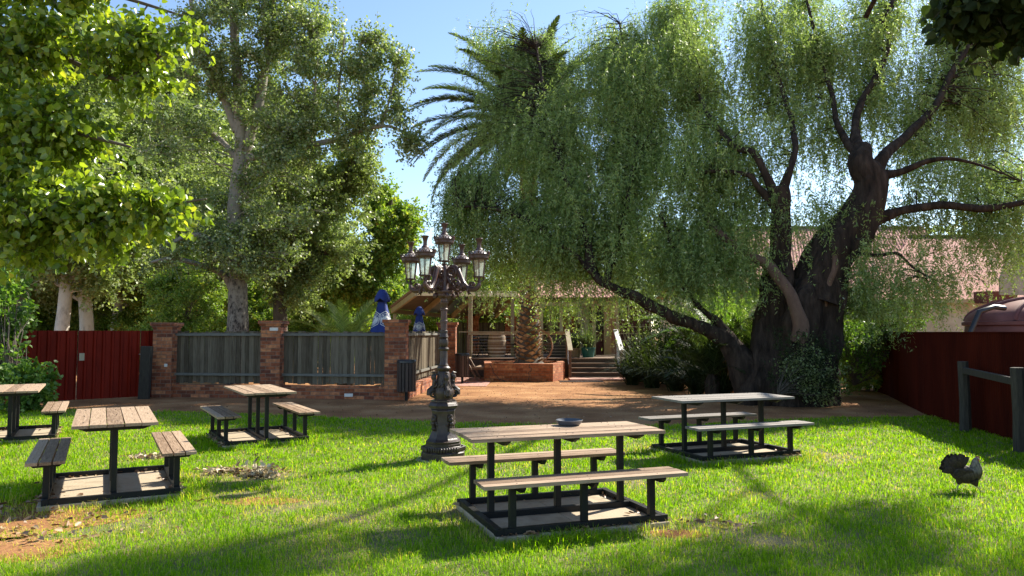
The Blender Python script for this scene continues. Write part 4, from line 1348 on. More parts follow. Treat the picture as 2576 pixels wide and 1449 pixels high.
# ------------------------------------------------------------------ verandah house (centre)
def corrug(b, p0, p1, q1, q0, pitch=.13, amp=.02):
    """corrugated sheet on quad: eave p0->p1, ridge q0->q1 (ridges run eave to ridge)"""
    p0, p1, q0, q1 = map(Vector, (p0, p1, q0, q1))
    n = max(2, int((p1 - p0).length / pitch * 6)); nv = (p1 - p0).cross(q0 - p0).normalized()
    if nv.z < 0: nv = -nv
    vs = []
    L = (p1 - p0).length
    for k in range(n + 1):
        t = k / n; o = nv * amp * math.sin(2 * PI * t * L / pitch)
        vs += [p0.lerp(p1, t) + o, q0.lerp(q1, t) + o]
    b.add(vs, [(2 * k, 2 * k + 2, 2 * k + 3, 2 * k + 1) for k in range(n)], True)
vh = thing('verandah_house', 'red roofed house with cream posted verandah above the deck steps', 'house')
e0, e1 = A(1352, 755, 29), A(1566, 751, 29); ez = 2.92
r0, r1 = A(1430, 716, 33), A(1540, 716, 33)
b = MB(); corrug(b, (e0.x - .9, 28.9, ez), (e1.x, 28.9, ez), (e1.x - .2, 33, ez + .95), (e0.x - .4, 33, ez + .95), .15, .016)
b.build('roof', M['roof'], vh, sharp=80)
b = MB(); b.box(((e0.x + e1.x) / 2, 28.88, ez - .06), (e1.x - e0.x, .07, .13)); b.build('gutter', M['wall_red'], vh)
b = MB(); b.box(((e0.x + e1.x) / 2, 29.05, ez - .24), (e1.x - e0.x - .1, .08, .16)); b.build('front_beam', M['cream'], vh)
b = MB(); b.beam((e0.x + 1.1, 29.0, ez - .30), (A(1455, 800, 31).x, 32.2, ez - .1), .08, .12); b.build('side_beam', M['cream'], vh)
for px, Y in ((1362, 29.1), (1386, 31), (1412, 29.1), (1432, 31), (1450, 33), (1494, 29.1), (1553, 29.1)):
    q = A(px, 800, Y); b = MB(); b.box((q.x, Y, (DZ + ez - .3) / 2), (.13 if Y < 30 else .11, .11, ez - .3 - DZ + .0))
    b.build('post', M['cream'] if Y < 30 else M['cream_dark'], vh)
wx0, wx1 = A(1478, 800, 30.6).x, A(1552, 800, 30.6).x
b = MB(); b.box(((wx0 + wx1) / 2, 33, (DZ + ez) / 2), (wx1 - wx0 + .2, 4.6, ez - DZ)); b.build('wall', M['wall_cream'], vh)
b = MB(); b.box((A(1508, 850, 30.6).x, 30.68, DZ + 1.0), (.85, .05, 2.0)); d_ = b.build('door', M['wall_red'], vh)
b = MB(); b.box((A(1508, 830, 30.6).x, 30.65, DZ + 1.35), (.55, .02, .8)); b.build('pane', M['black'], d_)
b = MB(); b.box((A(1530, 850, 30.4).x, 30.6, DZ + 1.05), (.30, .12, 2.1)); b.build('door_surround', M['cream'], vh)
# dark red side wall with cream lattice
lx0, lx1 = A(1553, 850, 30.0).x, A(1640, 850, 30.0).x
b = MB(); b.box(((lx0 + lx1) / 2, 30.2, 1.55), (lx1 - lx0, .1, 3.1)); b.build('side_wall', M['wall_red'], vh)
b = MB()
for k in range(7):
    x = lx0 + .1 + k * .22
    b.beam((x, 30.08, 1.25), (x + .11, 30.08, 1.75), .02, .02, up=(0, 1, 0)); b.beam((x + .22, 30.08, 1.25), (x + .11, 30.08, 1.75), .02, .02, up=(0, 1, 0))
    b.tube([(x, 30.08, .75), (x + .07, 30.08, 1.0), (x + .11, 30.08, 1.25), (x + .15, 30.08, 1.0), (x + .22, 30.08, .75)], .012, 5)
for z in (.74, 1.25, 1.52, 1.80): b.beam((lx0, 30.08, z), (lx1, 30.08, z), .03, .035)
for k in range(4): b.beam((lx0 + .05 + k * .42, 30.05, .6), (lx0 + .05 + k * .42, 30.05, 2.7), .05, .05)
b.build('lattice', M['cream'], vh)

# ------------------------------------------------------------------ long corrugated roofs to the right
rh = thing('long_shed', 'long shed with faded red corrugated roof behind the gnarled tree', 'shed')
rx0, rx1 = A(1780, 700, 27).x, A(2360, 700, 27).x
zl, zr_ = 1.59 + (835 - 722) / F * 27, 1.59 + (835 - 722) / F * 27
zt = 1.59 + (835 - 571) / F * 32
b = MB(); corrug(b, (rx0, 27, zl), (rx1 + .8, 27, zl), (A(2325, 600, 32).x, 32, zt), (A(1800, 600, 32).x, 32, zt), .125, .018); b.build('roof', M['roof'], rh, sharp=80)
b = MB(); corrug(b, (A(2325, 600, 32).x, 32.02, zt), (A(1800, 600, 32).x, 32.02, zt), (rx0, 37, zl), (rx1, 37, zl), .125, .018); b.build('rear_roof', M['roof'], rh, sharp=80)
b = MB(); b.beam((A(1800, 600, 32).x, 32, zt + .02), (A(2325, 600, 32).x, 32, zt + .02), .3, .05); b.build('ridge_cap', M['roof_pale'], rh)
b = MB(); b.box(((rx0 + rx1) / 2, 32, zl / 2 - .04), (rx1 - rx0 - .4, 9.4, zl - .08)); b.build('wall', M['wall_cream'], rh)
b = MB(); b.box(((rx0 + rx1) / 2, 26.95, zl - .08), (rx1 - rx0, .1, .12)); b.build('gutter', M['wall_red'], rh)
b = MB(); b.box(((rx0 + rx1) / 2, 27.25, zl - .9), (.6, .06, .9)); b.build('window', M['black'], rh)
r2 = thing('wide_shed', 'second shed with wide pinkish corrugated roof at far right', 'shed')
X = lambda px, Y: A(px, 700, Y).x
zl = 1.59 + (835 - 752) / F * 23.5; zt = 1.59 + (835 - 596) / F * 30.5
b = MB(); corrug(b, (X(2190, 23.5), 23.5, zl), (X(2760, 23.5), 23.5, zl), (X(2800, 30.5), 30.5, zt), (X(2290, 30.5), 30.5, zt), .125, .018); b.build('roof', M['roof'], r2, sharp=80)
b = MB(); b.box(((X(2290, 30.5) + X(2800, 30.5)) / 2, 30.5, zt + .03), (X(2800, 30.5) - X(2290, 30.5), .3, .1)); b.build('ridge_cap', M['black'], r2)
b = MB(); b.box(((X(2230, 24) + X(2800, 24)) / 2, 28, zl / 2 - .06), (X(2780, 24) - X(2230, 24), 8.4, zl - .12)); b.build('wall', M['wall_cream'], r2)
b = MB(); b.box(((X(2190, 23.5) + X(2465, 23.5)) / 2, 23.46, zl - .07), (X(2760, 23.5) - X(2190, 23.5) - 3, .08, .1)); b.build('gutter', M['wall_cream'], r2)
b = MB(); b.box(((X(2465, 22.8) + X(2549, 22.8)) / 2, 22.9, 1.59 + 87 / F * 22.8), (X(2549, 22.8) - X(2465, 22.8), .5, .36)); b.build('eaves_box', M['wall_red'], r2)
# rust stained parapet gable at far right
b = MB(); ga_ = [A(2516, 742, 22.4), A(2516, 700, 22.4), A(2552, 606, 22.4), A(2600, 560, 22.4), A(2700, 560, 22.4), A(2700, 742, 22.4)]
b.add([p for p in ga_] + [p + Vector((0, .06, 0)) for p in ga_], [(0, 1, 2, 3, 4, 5)[::-1], tuple(range(6, 12))] + [(i, (i + 1) % 6, 6 + (i + 1) % 6, 6 + i) for i in range(6)])
b.build('gable_sheet', M['roof_pale'], r2)
# pale capped wall running behind the fence
b = MB(); b.box(((X(2180, 21) + X(2460, 21)) / 2, 21.6, 1.0), (X(2460, 21) - X(2180, 21), .2, 2.0))
tag(b.build('rendered_wall', M['wall_cream']), 'low cream rendered wall behind the right fence, under the wide roof', 'wall')

# ------------------------------------------------------------------ water tank
wt = thing('water_tank', 'dark red domed poly water tank behind the right fence', 'water tank', (10.35, 14.2, -.08))
b = MB(); b.lathe([(1.5, 0)] + [(1.5 + .02 * (k % 2), .1 * k) for k in range(1, 18)] + [(1.5, 1.78), (1.56, 1.80), (1.56, 1.86), (1.50, 1.88)], 48); b.build('wall', M['tank'], wt)
b = MB(); b.lathe([(1.5 * math.cos(t * PI / 2 / 9) + .0, 1.87 + .46 * math.sin(t * PI / 2 / 9)) for t in range(9)] + [(.2, 2.33), (.05, 2.34)], 96, mod=lambda a, z: 1 + .012 * (abs(math.sin(a * 6)) ** .3)); b.build('dome', M['tank'], wt)
for k in range(12):
    a = 2 * PI * k / 12
    b = MB(); b.tube([(1.5 * math.cos(t * PI / 18) * math.cos(a), 1.5 * math.cos(t * PI / 18) * math.sin(a), 1.88 + .47 * math.sin(t * PI / 18)) for t in range(0, 9)], .035, 6); b.build('rib', M['tank'], wt)
b = MB(); b.lathe([(.25, 2.18), (.25, 2.38), (.22, 2.40)], 20, c=(-.5, -.75, -.14)); b.build('hatch', M['black'], wt)
q = A(2500, 772, 12.9)
b = MB(); b.tube([q + Vector((.25, .1, -.02)), q, q + Vector((-.25, 0, -.08)), q + Vector((-.45, 0, -.5))], .045, 10); b.build('downpipe', M['black'], wt, loc=(-10.35, -14.2, .08))

# ------------------------------------------------------------------ hen
def henmat():
    m, nt, out = newmat('hen_plumage')
    L = nt.links.new
    tc = N(nt, 'ShaderNodeTexCoord'); sp = N(nt, 'ShaderNodeSeparateXYZ'); L(tc.outputs['Object'], sp.inputs[0])
    ad = N(nt, 'ShaderNodeMath', operation='MULTIPLY_ADD'); ad.inputs[1].default_value = .6; L(sp.outputs['X'], ad.inputs[0]); L(sp.outputs['Z'], ad.inputs[2])
    nz = N(nt, 'ShaderNodeTexNoise'); nz.inputs['Scale'].default_value = 55; nz.inputs['Detail'].default_value = 4
    mp = N(nt, 'ShaderNodeMapping'); mp.inputs['Scale'].default_value = (1, 1, .35); L(tc.outputs['Object'], mp.inputs[0]); L(mp.outputs[0], nz.inputs[0])
    a2 = N(nt, 'ShaderNodeMath', operation='MULTIPLY_ADD'); a2.inputs[1].default_value = .09; L(nz.outputs[0], a2.inputs[0]); L(ad.outputs[0], a2.inputs[2])
    rp = ramp(nt, [(.18, (.045, .032, .018)), (.27, (.075, .055, .033)), (.33, (.17, .15, .11)), (.42, (.24, .21, .165))]); L(a2.outputs[0], rp.inputs[0])
    mx = N(nt, 'ShaderNodeMix', data_type='RGBA', blend_type='MULTIPLY'); mx.inputs[0].default_value = .9
    r2 = ramp(nt, [(.35, (.45, .42, .38)), (.6, (1.1, 1.1, 1.1))]); L(nz.outputs[0], r2.inputs[0]); L(rp.outputs[0], mx.inputs[6]); L(r2.outputs[0], mx.inputs[7])
    b = N(nt, 'ShaderNodeBsdfPrincipled'); b.inputs['Roughness'].default_value = .75; L(mx.outputs[2], b.inputs['Base Color'])
    bp = N(nt, 'ShaderNodeBump'); bp.inputs['Strength'].default_value = .6; bp.inputs['Distance'].default_value = .01; L(nz.outputs[0], bp.inputs['Height']); L(bp.outputs[0], b.inputs['Normal'])
    L(b.outputs[0], out.inputs[0]); return m
hp = G(2430, 1240)
hen = thing('hen', 'brown speckled hen with grey neck and raised dark tail walking on the lawn', 'hen', (hp.x, hp.y, .018), R(-8), None, .95)
K = .00044
U = lambda u, v: ((u - 1090) * K, (1180 - v) * K)
rings = [((735, 640), 22, 18), ((790, 690), 75, 50), ((860, 735), 130, 95), ((950, 775), 170, 135), ((1060, 795), 205, 165), ((1170, 785), 218, 175), ((1260, 745), 205, 168), ((1310, 680), 168, 145), ((1325, 610), 132, 118), ((1322, 545), 104, 95), ((1322, 490), 82, 76), ((1335, 450), 66, 60), ((1362, 425), 52, 47), ((1392, 418), 34, 32), ((1410, 420), 12, 12)]
cs = [Vector((U(*r_[0])[0], 0, U(*r_[0])[1])) for r_ in rings]
cp, cr_ = [], []
for i in range(len(cs) - 1):
    for j in range(3):
        t_ = j / 3; p0, p1, p2, p3 = cs[max(i - 1, 0)], cs[i], cs[i + 1], cs[min(i + 2, len(cs) - 1)]
        cp.append(.5 * ((2 * p1) + (-p0 + p2) * t_ + (2 * p0 - 5 * p1 + 4 * p2 - p3) * t_ ** 2 + (-p0 + 3 * p1 - 3 * p2 + p3) * t_ ** 3))
        cr_.append((rings[i][1] * (1 - t_) + rings[i + 1][1] * t_, rings[i][2] * (1 - t_) + rings[i + 1][2] * t_))
cp.append(cs[-1]); cr_.append(rings[-1][1:])
vs, fs = [], []; n = 20
for i, p in enumerate(cp):
    a_, b_ = cp[max(i - 2, 0)], cp[min(i + 2, len(cp) - 1)]
    tg = (b_ - a_).normalized(); up = Vector((-tg.z, 0, tg.x))
    for k in range(n):
        a = 2 * PI * k / n
        q = 1 + .05 * mnoise.noise(Vector((i * .6, k * .9, 3)))
        vs.append(p + (up * math.sin(a) * cr_[i][0] * K + Vector((0, 1, 0)) * math.cos(a) * cr_[i][1] * K) * q)
for i in range(len(cp) - 1):
    for k in range(n): fs.append((i * n + k, i * n + (k + 1) % n, (i + 1) * n + (k + 1) % n, (i + 1) * n + k))
b = MB(); b.add(vs, fs + [tuple(range(n))[::-1], tuple((len(cp) - 1) * n + k for k in range(n))], True); b.build('body', henmat(), hen, sharp=80)
b = MB()   # tail feathers: broad curved blades fanned upward
for i in range(64):
    s = (i % 2 * 2 - 1); t_ = (i // 2) / 31
    ang = R(176 - 100 * t_) + random.uniform(-.06, .06); L_ = (.150 + .028 * math.sin(t_ * PI)) * random.uniform(.86, 1.02)
    base = Vector((U(900, 690)[0] + .03 * t_, s * .012 * random.random(), U(900, 720)[1] + .02 * t_))
    d = Vector((math.cos(ang), 0, math.sin(ang))); nrm_ = Vector((-d.z, 0, d.x)); y_ = s * (.008 + .042 * random.random())
    pts_ = []
    for k in range(7):
        u = k / 6; c_ = base + d * L_ * u + nrm_ * (-.045 * u * u) * (t_ - .35) + Vector((0, y_ * math.sin(u * 2.2), 0))
        w_ = .024 * math.sin(PI * min(.93, .12 + .82 * u)) ** .7 + .004
        pts_ += [c_ - nrm_ * w_, c_ + Vector((0, s * .007, 0)), c_ + nrm_ * w_]
    b.add(pts_, [(3 * k + j, 3 * k + j + 1, 3 * k + j + 4, 3 * k + j + 3) for k in range(6) for j in range(2)], True)
b.build('tail', M['hen_dark'], hen)
b = MB()   # folded wings and saddle feathers
for s in (-1, 1):
    for i in range(26):
        u = random.random(); v = random.random()
        p0 = Vector((U(1200 - 260 * u, 0)[0], s * (.052 + .020 * (1 - v)), U(0, 700 + 150 * v)[1]))
        p1 = p0 + Vector((-.075, s * (.004), .004 + .01 * (1 - v))); w_ = .014
        b.add([p0 + Vector((0, 0, -w_)), p0 + Vector((0, s * .008, w_)), p1 + Vector((.02, s * .004, w_ * .8)), p1, p1 + Vector((.02, 0, -w_ * .8))], [(0, 1, 2, 3, 4)])
b.build('wing', M['hen_dark'], hen)
b = MB()
p0 = Vector((U(1392, 430)[0], 0, U(0, 430)[1])); 
b.tube([p0, p0 + Vector((.018, 0, -.006)), p0 + Vector((.030, 0, -.018))], [.010, .007, .001], 8); b.build('beak', M['hen_leg'], hen)
b = MB()
for k in range(5): b.ball((U(1345 + 16 * k, 0)[0], 0, U(0, 380 - 8 * math.sin(k * 1.5))[1]), .008, 6, sx=.8, sy=.35, sz=1.3)
b.build('comb', M['hen_red'], hen)
b = MB()
b.ball((U(1385, 0)[0], 0, U(0, 478)[1]), .012, 8, sy=.5, sz=1.4)
for s in (-1, 1): b.ball((U(1362, 0)[0], s * .017, U(0, 440)[1]), .013, 8, sy=.5)
b.build('wattle', M['hen_red'], hen)
b = MB()
for s in (-1, 1): b.ball((U(1368, 0)[0], s * .0225, U(0, 418)[1]), .0035, 6)
b.build('eye', M['black'], hen)
for s, hipu, ku, fu, fv in ((-1, 1230, 1300, 1385, 1168), (1, 1010, 960, 930, 1172)):
    th_ = MB()
    hip = Vector((U(hipu, 0)[0], s * .035, U(0, 900)[1])); kn = Vector((U(ku, 0)[0], s * .035, U(0, 1040)[1])); ft = Vector((U(fu, 0)[0], s * .035, U(0, fv)[1]))
    th_.tube([hip, hip.lerp(kn, .5), kn], [.052, .036, .014], 10); th_.build('thigh', M['hen_dark'], hen)
    b = MB(); b.tube([kn, kn.lerp(ft, .5), ft], [.009, .006, .006], 8)
    for a in (-.5, 0, .5): b.tube([ft, ft + Vector((.022 * math.cos(a), .022 * math.sin(a), .004)), ft + Vector((.045 * math.cos(a), .045 * math.sin(a), -.003))], [.005, .0045, .002], 6)
    b.tube([ft, ft + Vector((-.02, 0, -.002))], [.005, .002], 6)
    b.build('leg', M['hen_leg'], hen)

# ------------------------------------------------------------------ trees
def pxpath(Y, pts, rscale=1.0):
    """pts: (px, py, width_px[, dY])"""
    P, Rr = [], []
    for p in pts:
        dy = p[3] if len(p) > 3 else 0
        P.append(A(p[0], p[1], Y + dy)); Rr.append(p[2] * .5 * Y / F * rscale)
    return P, Rr
def local(o, base):
    """shift a world-built mesh so the object's origin is the tree's base"""
    o.data.transform(Matrix.Translation(-Vector(base)))

# ---- the gnarled pepper tree
LIGHT = '''
###########################################
.....,,####################################
........,##########,######,######......,,##
.........,######,########,######....,...###
...........,.,,,,,,,#####,#####,,.....,..##
................,,,,,,..,,,,,,,,..........,
.............,,...,....,.,,,.,,............
...............,..,,..,,,,...,....,........
................#,...,,,..,.,..,...,,,...
...............,##,.......,.,,...,,#,,....
..............,##,...........,.,.,,,##,...
......,,##,,,.####,........,,,,..,,##,,##,
.,##################,....,,,,##,,#,,,##,,..
.####################,....,,####,####,##,,,
###########################################'''.strip().split('\n')
LP_ = np.array([[{'.': 0.0, ',': .18, '#': 1.0}[c] for c in r_.ljust(43, '.')[:43]] for r_ in LIGHT])
def shade_zone(x0, x1, y0, y1, v):
    for r in range(len(LIGHT)):
        for c in range(43):
            if x0 <= 20 + 60 * c <= x1 and y0 <= 1030 + 30 * r <= y1: LP_[r, c] = v
shade_zone(2060, 2350, 1255, 1325, 1.0); shade_zone(1820, 2120, 1280, 1350, .9); shade_zone(1650, 2500, 1345, 1460, 1.0); shade_zone(2380, 2576, 1330, 1400, .2); shade_zone(1100, 1500, 1400, 1460, .3)
def sunlit_gap(P):
    """probability that foliage exists, from where its shade would fall on the lawn: the crown has gaps there"""
    h = P[:, 2]; kx, ky = math.sin(SUN_AZ) / math.tan(SUN_EL), math.cos(SUN_AZ) / math.tan(SUN_EL)
    gx = P[:, 0] - kx * h; gy = P[:, 1] - ky * h
    gy = np.maximum(gy, .5)
    px = 1288 + F * gx / gy * 1.0; py = 835 + F * CAMZ / gy
    c = (px - 20) / 60 ; r_ = (py - 1030) / 30
    ci = np.clip(np.round(c).astype(int), 0, 42); ri = np.clip(np.round(r_).astype(int), 0, len(LIGHT) - 1)
    v = LP_[ri, ci]
    q = np.sin(gx * 1.5 + 1.7 * np.sin(gy * 1.1)) * np.sin(gy * 2.2 + 1.1 * np.sin(gx * 1.4))
    far = np.where((q < -.5) & (h < 7), .3, 1.0)
    return np.where(py < 1046, far, v) * 1.0 if False else np.where((py < 1046) & (gy < 23), far, np.where((py < 1046) | (px < -60) | (px > 2640), 1.0, v))
PY = 16.9
base = Vector((A(1985, 1010, PY).x, PY, 0))
pt = thing('pepper_tree', 'huge gnarled pepper tree with drooping foliage and dark twisted trunk', 'tree', base)
limbs = []
def limb(pts, Y=PY, sub=4):
    pts = [(q[0], q[1], q[2] * (.62 if q[2] < 45 else 1 if q[2] > 70 else .62 + .38 * (q[2] - 45) / 25)) + tuple(q[3:]) for q in pts]
    pts = [(q[0], q[1], q[2], (q[3] if len(q) > 3 else 0) + max(0, min(1, (400 - q[1]) / 480)) * (5.5 if q[0] < 1750 else 3.4)) for q in pts]
    P, Rr = pxpath(Y, pts); P, Rr = smooth_path(P, Rr, sub); limbs.append((P, Rr)); return P, Rr
def gnarl(mb, zmax=3.6, amp=.10):
    """lumps and vertical folds of very old bark"""
    for i, v in enumerate(mb.v):
        v = Vector(v); k = amp * max(.25, min(1, (zmax + 1.5 - v.z) / 2.5))
        p = Vector((v.x * 2.2, v.y * 2.2, v.z * 1.1))
        d = Vector((mnoise.noise(p), mnoise.noise(p + Vector((31, 0, 0))), mnoise.noise(p + Vector((0, 57, 0))) * .4)) * k * 1.6
        p = Vector((v.x * 9, v.y * 9, v.z * 1.1))
        d += Vector((mnoise.noise(p), mnoise.noise(p + Vector((11, 0, 0))), 0)) * k * .75
        mb.v[i] = tuple(v + d)
tr = MB()
P, Rr = limb([(1992, 1035, 250), (1990, 985, 215), (1992, 930, 200), (2005, 880, 195), (2018, 830, 190), (2030, 780, 165), (2045, 720, 140)])
P, Rr = smooth_path(P, Rr, 4); tr.tube(P, Rr, 72, wob=.24, seed=1, wf=.035)
# root flares
for px, w_ in ((1885, 60), (1930, 80), (1990, 90), (2050, 80), (2090, 60)):
    P_, R_ = pxpath(PY - .35, [(px, 1035, w_ * 1.0), (px + (1990 - px) * .12, 975, w_ * .9, .1), (px + (1990 - px) * .25, 880, w_ * .7, .2), (px + (2000 - px) * .3, 800, w_ * .4, .3)])
    P_, R_ = smooth_path(P_, R_, 4); P_, R_ = smooth_path(P_, R_, 3); tr.tube(P_, R_, 20, wob=.22, seed=px, wf=.05)
for k in range(0):  # burls
    a = random.uniform(PI * .9, PI * 2.1); z = random.uniform(.2, 2.4)
    c_ = Vector((base.x + .05 + .80 * math.cos(a), base.y + .72 * math.sin(a), z)); tr.ball(c_, random.uniform(.14, .26), 16, sz=random.uniform(.8, 1.8))
P, Rr = limb([(1965, 900, 110), (1955, 830, 90), (1953, 760, 78), (1957, 690, 66), (1962, 620, 60), (1965, 560, 56), (1962, 500, 60), (1960, 470, 55)]); tr.tube(P, Rr, 14, wob=.15, seed=4)
P, Rr = limb([(2045, 760, 150), (2070, 690, 120), (2105, 620, 108), (2150, 560, 98), (2185, 500, 88), (2192, 450, 84), (2165, 410, 66), (2175, 370, 50)]); tr.tube(P, Rr, 16, wob=.2, seed=9)
P, Rr = limb([(2100, 690, 60), (2140, 620, 60), (2185, 560, 55), (2260, 532, 36), (2350, 517, 32, -.2), (2430, 520, 28, -.4), (2480, 525, 30, -.5), (2580, 508, 22, -.6), (2720, 480, 16, -.6)]); tr.tube(P, Rr, 10, wob=.1, seed=3)
P, Rr = limb([(2190, 450, 60), (2225, 390, 44), (2280, 340, 38, .2), (2350, 270, 32, .4), (2400, 170, 28, .4), (2450, 90, 22, .4), (2490, 0, 18, .4), (2530, -120, 14)]); tr.tube(P, Rr, 9, wob=.1)
P, Rr = limb([(2200, 440, 50), (2260, 435, 30, -.2), (2330, 405, 22, -.4), (2400, 400, 15, -.5), (2480, 420, 10, -.6), (2570, 455, 4, -.6)]); tr.tube(P, Rr, 8)
P, Rr = limb([(2170, 400, 60), (2150, 330, 36, .2), (2170, 250, 30, .4), (2210, 180, 26, .4), (2240, 90, 24, .4), (2220, 50, 22, .4), (2260, -30, 18, .4), (2300, -200, 12, 0)]); tr.tube(P, Rr, 8)
P, Rr = limb([(2160, 400, 40), (2110, 320, 26, .3), (2090, 230, 22, .5), (2060, 120, 18, .6), (2030, 0, 14, .6), (2000, -150, 10, .4)]); tr.tube(P, Rr, 8)
P, Rr = limb([(1955, 500, 50), (1925, 440, 34), (1895, 385, 30), (1850, 370, 26, .2), (1790, 300, 22, .5), (1740, 200, 18, .8), (1700, 90, 14, 1.), (1680, -60, 10, 1.)]); tr.tube(P, Rr, 8)
P, Rr = limb([(1965, 490, 46), (1985, 430, 32), (2000, 370, 28), (1990, 300, 22, .3), (1960, 200, 18, .6), (1930, 80, 14, .6), (1900, -80, 10, .6)]); tr.tube(P, Rr, 8)
P, Rr = limb([(1950, 520, 44), (1905, 470, 26), (1880, 440, 22), (1810, 430, 18, .3), (1720, 440, 14, .6)]); tr.tube(P, Rr, 8)
# big low limb running left
P, Rr = limb([(1905, 990, 90), (1880, 940, 80), (1845, 880, 66), (1790, 835, 52), (1720, 808, 46), (1650, 778, 42, .1), (1580, 738, 40, .3), (1520, 710, 38, .5), (1490, 670, 34, .7), (1475, 600, 30, .9), (1440, 500, 26, 1.2), (1400, 380, 22, 1.5), (1370, 240, 18, 1.8), (1350, 120, 12, 2)]); tr.tube(P, Rr, 12, wob=.12, seed=6)
P, Rr = limb([(1500, 690, 30, .6), (1440, 640, 22, .8), (1340, 560, 20, 1.2), (1240, 525, 16, 1.6), (1150, 520, 10, 1.8)]); tr.tube(P, Rr, 7)
P, Rr = limb([(1530, 712, 30, .4), (1560, 600, 24, .8), (1580, 480, 20, 1.2), (1600, 350, 18, 1.5), (1580, 200, 14, 1.6), (1560, 60, 10, 1.6)]); tr.tube(P, Rr, 7)
P, Rr = limb([(1860, 905, 50), (1830, 860, 36), (1800, 805, 26), (1765, 775, 24), (1730, 720, 22, .2), (1700, 640, 20, .4), (1660, 540, 16, .6)]); tr.tube(P, Rr, 8)
P, Rr = limb([(2090, 640, 30), (2200, 640, 14, -.5), (2270, 640, 11, -.8), (2330, 700, 8, -1)]); tr.tube(P, Rr, 6)
P, Rr = limb([(2100, 800, 40), (2130, 680, 26, -.3), (2160, 600, 16, -.6)]); tr.tube(P, Rr, 6)
for wp, wr_ in (([(9.0, 18.6, 9.6), (9.1, 17.0, 10.6), (8.6, 15.2, 11.0), (7.6, 13.9, 11.2), (6.9, 13.4, 11.3)], [.07, .06, .05, .035, .015]), ([(11.6, 18.2, 9.6), (12.0, 16.0, 10.6), (12.4, 14.2, 10.8), (12.9, 13.4, 10.9)], [.07, .05, .035, .015]), ([(12.0, 16.0, 10.6), (11.0, 14.4, 10.9), (10.3, 13.5, 11.0)], [.04, .03, .012])):
    P, Rr = smooth_path([Vector(q) for q in wp], wr_, 4); limbs.append((P, Rr)); tr.tube(P, Rr, 7)
tan = MB()
for pts_, r_ in (([(2008, 860, 50, -.75), (2014, 820, 44, -.8), (1998, 770, 36, -.8), (1985, 735, 32, -.75), (1955, 695, 30, -.6), (1930, 665, 30, -.4), (1880, 640, 28, -.2), (1820, 595, 24, 0), (1780, 560, 16, .2)], 0), ([(2072, 770, 20, -.5), (2082, 720, 18, -.55), (2100, 670, 20, -.5), (2098, 640, 14, -.45)], 0)):
    P, Rr = pxpath(PY, pts_, .86); P, Rr = smooth_path(P, Rr, 4); tan.tube(P, Rr, 12, wob=.12, seed=8)
    limbs.append((P, Rr))
o = tan.build('cut_limb', M['bark_tan'], pt, sharp=80); local(o, base)
def back(px, py):
    return max(0, min(1, (480 - py) / 480)) * (3.2 if px > 1750 else 3.6) + (1.6 if px > 2250 else 0)
def PBL(px, py, Y, *a):
    return BL(px, py, Y + back(px, py), *a)
PB = [
 PBL(1190, 470, 20.4, 90, 120, 1.0, 1.6), PBL(1180, 620, 20.2, 80, 80, .8, 1.1), PBL(1330, 640, 20, 120, 80, 1.0, 1.6), PBL(1480, 400, 19.6, 150, 140, 1.4, 2.6), PBL(1230, 140, 20.6, 90, 70, .8, 1.2), PBL(1290, 330, 20.6, 160, 170, 1.2, 3.4), PBL(1430, 180, 20.4, 190, 150, 1.3, 3.4), PBL(1400, 520, 20.2, 190, 120, 1.2, 3), PBL(1600, 480, 19.5, 140, 140, 1.3, 2.4), PBL(1600, 180, 19.8, 160, 170, 1.3, 2.8), PBL(1560, 620, 19, 130, 70, 1.0, 1.3), PBL(1720, 330, 19.2, 130, 150, 1.3, 2.0), PBL(2160, 250, 18.3, 130, 160, 1.4), PBL(2060, 30, 18.6, 160, 80, 1.5), PBL(2420, 60, 18.3, 170, 90, 1.4), PBL(1950, 250, 18.5, 130, 130, 1.4), PBL(1650, 60, 19, 160, 80, 1.4), PBL(2300, 540, 16.6, 120, 70, 1.0, .5), PBL(2530, 200, 17.5, 80, 160, 1.2, 1.2), PBL(1840, 470, 18.4, 100, 90, 1.2), PBL(1250, 260, 19.3, 110, 130, 1.4), PBL(1400, 150, 19.3, 170, 120, 1.5), PBL(1350, 400, 19, 210, 150, 1.6), PBL(1550, 290, 18.6, 170, 200, 1.7), PBL(1240, 560, 19, 120, 100, 1.3, .8), PBL(1500, 540, 18.3, 190, 120, 1.5),
 PBL(1700, 190, 18.3, 160, 170, 1.8), PBL(1740, 470, 18.2, 150, 150, 1.5), PBL(1620, 640, 17.6, 130, 60, 1.2), PBL(1400, 600, 18.8, 180, 80, 1.3), PBL(1310, 60, 19.5, 130, 70, 1.2), PBL(1780, 630, 17.2, 110, 90, 1, 2.0), PBL(1860, 540, 17.8, 90, 80, 1, 1.2), PBL(1700, 600, 17.8, 100, 80, 1, 1.2),
 PBL(1900, 130, 17.8, 160, 140, 2.0), PBL(1850, 360, 17.5, 110, 110, 1.6, 1.2), PBL(2090, 130, 18, 150, 120, 1.8), PBL(2040, 330, 17.5, 90, 110, 1.4), PBL(2080, 520, 17.5, 70, 90, 1.1, .8), PBL(1880, 560, 17.4, 60, 80, 1.0),
 PBL(2330, 80, 17.3, 190, 110, 2.0, 2.6), PBL(2430, 260, 16.8, 150, 110, 1.6, 1.8), PBL(2330, 420, 16.4, 130, 80, 1.3, 1.2), PBL(2500, 560, 16.0, 110, 100, 1.2, 1.3), PBL(2520, 420, 16.5, 90, 110, 1.2, 1.0), PBL(2260, 640, 16.2, 120, 70, 1.0, .55), PBL(2330, 740, 15.8, 70, 70, .7, .4), PBL(2190, 740, 16.6, 60, 80, .8, .8), PBL(2230, 250, 17.4, 90, 100, 1.3, .9),
]
PB = [(c_, r_, w_ * (1.5 if c_.x / c_.y < .26 else 1.15)) for c_, r_, w_ in PB]
